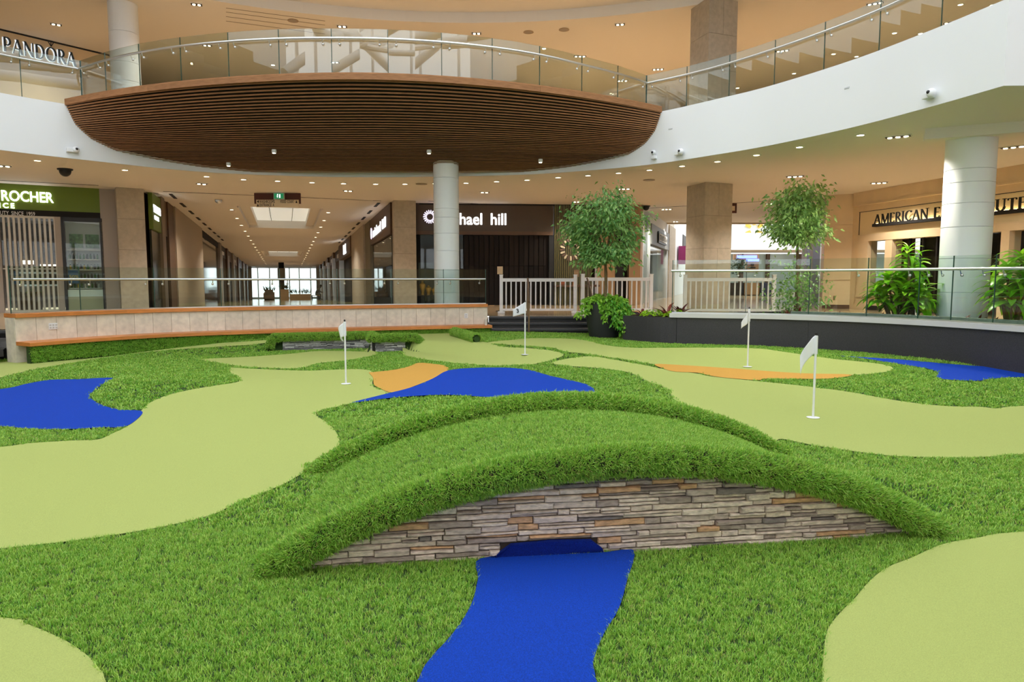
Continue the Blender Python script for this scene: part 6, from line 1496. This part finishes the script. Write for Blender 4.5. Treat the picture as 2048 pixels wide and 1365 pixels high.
# potted tree by the steps
PX, PY = 2.08, 15.7; PZ = float(height(PX, PY)) + .012
pot = thing('planter_pot', 'tall dark grey tapered pot overflowing with ivy and leafy plants', 'pot', (PX, PY, PZ))
build('pot_body', MB().lathe((PX, PY, PZ), [(.30, 0), (.33, .03), (.44, .62), (.455, .78), (.43, .80), (.40, .78), (.40, .70)], 40), mat('pot_charcoal', lin(62, 62, 66), .5), pot, smooth=True)
build('pot_soil', MB().lathe((PX, PY, PZ), [(.40, .70), (.0, .72)], 24, False), 'soil', pot)
tree('leafy green ficus tree growing from the big dark pot', (PX, PY, PZ + .7), (PX + .02, PY, 1.95), (PX + .06, PY, 2.62), (.95, .8, 1.0), 5200, 11)
R3 = np.random.default_rng(3)
def ivy(name, label, c, rtop, rlen, n, seed, hang, m='ivy', size=.075, cat='plant'):
    t = thing(name, label, cat, c); r = np.random.default_rng(seed); pts = []; dirs = []
    for k in range(n):
        a = r.uniform(0, 6.28); rad = rtop * math.sqrt(r.random()); pts.append(np.array(c) + np.array([rad * math.cos(a), rad * math.sin(a), r.uniform(0, .16) * (1.2 - rad / rtop)])); dirs.append((math.cos(a) + r.normal(0, .4), math.sin(a) + r.normal(0, .4), r.uniform(-.2, .8)))
    leaf_cloud('foliage', pts, dirs, size * 1.5, .5, m, t, seed)
    for (a, L_, sw) in hang:
        p = np.array(c) + np.array([math.cos(a), math.sin(a), 0]) * rtop * 1.0; seg = [p.copy()]
        m_ = int(L_ / .05)
        for k in range(m_): p = p + np.array([math.cos(a) * .012 + sw * .02 + r.normal(0, .008), math.sin(a) * .01 + r.normal(0, .008) - .002, -.045]); seg.append(p.copy())
        build('vine', MB().tube(seg, .004, 5), 'stem', t)
        pp = []; dd = []
        for q in seg:
            for _ in range(8): pp.append(q + r.normal(0, .035, 3) + np.array([0, -.03, 0])); dd.append((r.normal(0, .6), r.normal(0, .6) - .4, -.5 + r.normal(0, .3)))
        leaf_cloud('vine_leaves', pp, dd, size, .8, m, t, seed + 100 + int((a + 4) * 10))
    return t
ivy('pot_ivy', 'trailing green ivy and broad leaves spilling over the dark pot', (PX, PY, PZ + .80), .46, 0, 620, 21,
    [(-1.5, .3, 0), (-1.75, .42, 0), (-1.9, .22, 0), (-1.2, .55, 0), (-1.0, .72, .15), (-.8, .74, .2), (-.6, .76, .25), (-.4, .70, .2), (-.15, .6, .2), (-2.4, .3, -.3), (-2.8, .36, -.9), (.1, .5, .2), (-.5, .72, .6), (-.9, .74, .5), (-.7, .78, .1), (-1.1, .7, .3), (-1.35, .5, .1), (-.3, .78, .4), (-.8, .8, .6)])
# bright broad leaves on the pot
LM = [leaf_mesh('broad_leaf', .34, .12, .9), leaf_mesh('broad_leaf', .3, .11, 1.3)]
bl = thing('hosta_plant', 'fresh green broad-leaved plant at the top of the dark pot', 'plant', (PX, PY, PZ + .8))
for k in range(26):
    o = link('leaf', LM[k % 2], M['ivy'], bl); a = k * 2.4; orient(o, (PX + .16 * math.cos(a), PY + .16 * math.sin(a), PZ + .80), a, random.uniform(.2, .9), random.uniform(-.3, .3), random.uniform(.8, 1.2), bl)
# flower box between pot and glass: croton, red dracaena, lime edge
fx, fy, fz = 3.0, 15.1, .74
DM = [leaf_mesh('strap_leaf', .34, .06, .9), leaf_mesh('strap_leaf', .40, .07, 1.3)]
SMm = [leaf_mesh('strap_leaf', .2, .055, 1.0)]
def rosette(name, label, c, n, meshes, m, sc=(.8, 1.2), pitch=(.3, 1.3), cat='plant', group=None, stem=0.0, rad=.02, zs=.0):
    t = thing(name, label, cat, c, group)
    if stem > 0: build('stem', MB().tube([c, (c[0], c[1], c[2] + stem)], .018, 6), 'stem', t)
    for k in range(n):
        f = k / max(1, n - 1); a = k * 2.39996 + random.uniform(-.3, .3); o = link('leaf', meshes[k % len(meshes)], M[m], t)
        orient(o, (c[0] + rad * math.cos(a), c[1] + rad * math.sin(a), c[2] + stem * (1 if zs == 0 else (1 - zs * (1 - f)))), a, pitch[0] + (pitch[1] - pitch[0]) * f + random.uniform(-.12, .12), random.uniform(-.2, .2), random.uniform(*sc), t)
    return t
rosette('red_dracaena', 'tall red and bronze leafed plant in the flower box', (3.3, 14.75, fz), 14, DM, 'redleaf', (.8, 1.2), (.6, 1.4))
rosette('red_dracaena', 'short dark red leafed plant in the flower box behind the pot', (2.85, 15.2, fz), 14, DM, 'redleaf', (.6, .9), (.2, 1.1))
rosette('yellow_croton', 'upright pale green and yellow leafed plant at the glass corner', (3.55, 14.7, fz), 9, DM, 'lime', (.9, 1.2), (.9, 1.45))
ivy('ground_ivy', 'low lime green ground cover along the flower box edge', (3.0, 14.85, fz + .02), .22, 0, 160, 33, [], 'lime', .05)
ivy('ground_ivy', 'low lime green ground cover below the pale croton', (3.4, 14.5, fz + .02), .2, 0, 120, 34, [], 'lime', .05)
# planter bed plants
tp_ = aty(1592, 640, 14.9)
tree('slim ficus tree behind the planter glass with shrub at its foot', (6.15, 15.1, .74), (6.15, 15.1, 2.35), (6.2, 15.1, 2.92), (.82, .7, .82), 4200, 12)
R4 = np.random.default_rng(9); pp = R4.normal(0, 1, (900, 3)) * [.28, .25, .32] + [6.05, 14.75, 1.25]; pp[:, 2] = np.maximum(pp[:, 2], .76)
sb_ = thing('leafy_shrub', 'dense dark green shrub at the foot of the planter tree', 'shrub', (6.05, 14.75, .74)); leaf_cloud('foliage', pp, R4.normal(0, 1, (900, 3)), .09, .5, 'leaf', sb_, 10); build('stem', MB().tube([(6.05, 14.75, .74), (6.05, 14.75, 1.2)], .03, 6), 'stem', sb_)
LD = [leaf_mesh('strap_leaf', .52, .135, 1.5), leaf_mesh('strap_leaf', .46, .15, 1.1), leaf_mesh('strap_leaf', .58, .125, 1.9)]
def dracaena(label, c, canes, m, sc=1.0, n=17, name='dracaena'):
    t = thing(name, label, 'plant', c)
    for (dx, dy, h) in canes:
        b = np.array([c[0] + dx * .4, c[1] + dy * .4, c[2]]); e = np.array([c[0] + dx, c[1] + dy, c[2] + h])
        build('cane', MB().tube([b, (b + e) / 2, e], [.022, .02, .016], 7), 'stem', t)
        for k in range(n):
            f = k / (n - 1); a = k * 2.39996 + random.uniform(-.2, .2); o = link('leaf', LD[k % 3], M[m], t)
            orient(o, e + np.array([0, 0, -.16 * (1 - f)]), a, .05 + 1.25 * f ** 1.3 + random.uniform(-.1, .1), random.uniform(-.25, .25), sc * random.uniform(.75, 1.1), t)
def pl_(u, v, Y_): return aty(u, v, Y_)
c1 = (7.26, 13.0, .74)
dracaena('bright lime dracaena clump between the beige pier and the round column', c1, [(-.2, .1, .85), (.12, -.05, 1.1), (.3, .2, .9), (-.28, .1, .5), (.15, -.32, .40), (.22, -.15, .62), (-.05, -.2, .62), (.2, -.3, .5), (-.3, .25, .6), (.2, .3, .8), (.0, .1, .45)], 'lime', .9, 19)
dracaena('bright lime dracaena clump on the far side of the round column', (8.08, 11.2, .74), [(-.1, .05, .95), (.2, .15, 1.15), (-.12, -.1, .55), (.15, -.25, .62), (.5, .1, .95), (.1, -.1, .78), (.45, -.3, .55), (-.1, .2, .7), (.3, -.1, .4), (-.05, .2, .5)], 'lime', .9, 19)
dracaena('dark green tall dracaena in front of the round column', (7.42, 12.75, .74), [(-.15, .1, 1.35), (.02, .2, 1.05), (-.2, .35, .8), (.0, -.1, .55)], 'darkleaf', .62, 15)
dracaena('dark green dracaena behind the second lime clump', (8.75, 11.55, .74), [(-.2, .0, 1.15), (.15, .0, 1.25), (0, -.2, .8)], 'darkleaf', .6, 14)
BM = [leaf_mesh('strap_leaf', .22, .035, 1.0), leaf_mesh('strap_leaf', .25, .04, .8)]
for u, dv, m, lab in ((1562, 1.0, 'redleaf', 'dark red bromeliad beside the leafy shrub'), (1585, .3, 'ivy', 'green bromeliad under the planter tree'), (1608, .0, 'redleaf', 'pinkish bromeliad under the planter tree'), (1633, .0, 'redleaf', 'coral bromeliad in front of the beige pier'), (1655, .1, 'ivy', 'small green bromeliad in front of the beige pier'),
                      (1688, .0, 'redleaf', 'wide bronze bromeliad before the beige pier'), (1709, .0, 'redleaf', 'upright dark red bromeliad before the beige pier'), (1738, .0, 'redleaf', 'low bronze bromeliad near the lime dracaena'), (1775, .0, 'redleaf', 'low reddish bromeliad at the foot of the lime dracaena'), (1885, .0, 'redleaf', 'red flowering bromeliad between the two lime clumps'), (1915, .05, 'redleaf', 'dark purple bromeliad between the two lime clumps'), (1945, .0, 'redleaf', 'low purple bromeliad near the second lime clump')):
    l = PLANT.at_u(u, .9); T = PLANT.tan(l); p = PLANT.at(l) + np.array([-T[1], T[0]]) * (.48 + dv * .5)
    rosette('bromeliad', lab, (p[0], p[1], .745), 16, BM, m, (.8, 1.25), (.15, 1.3), group='bromeliads in the planter')
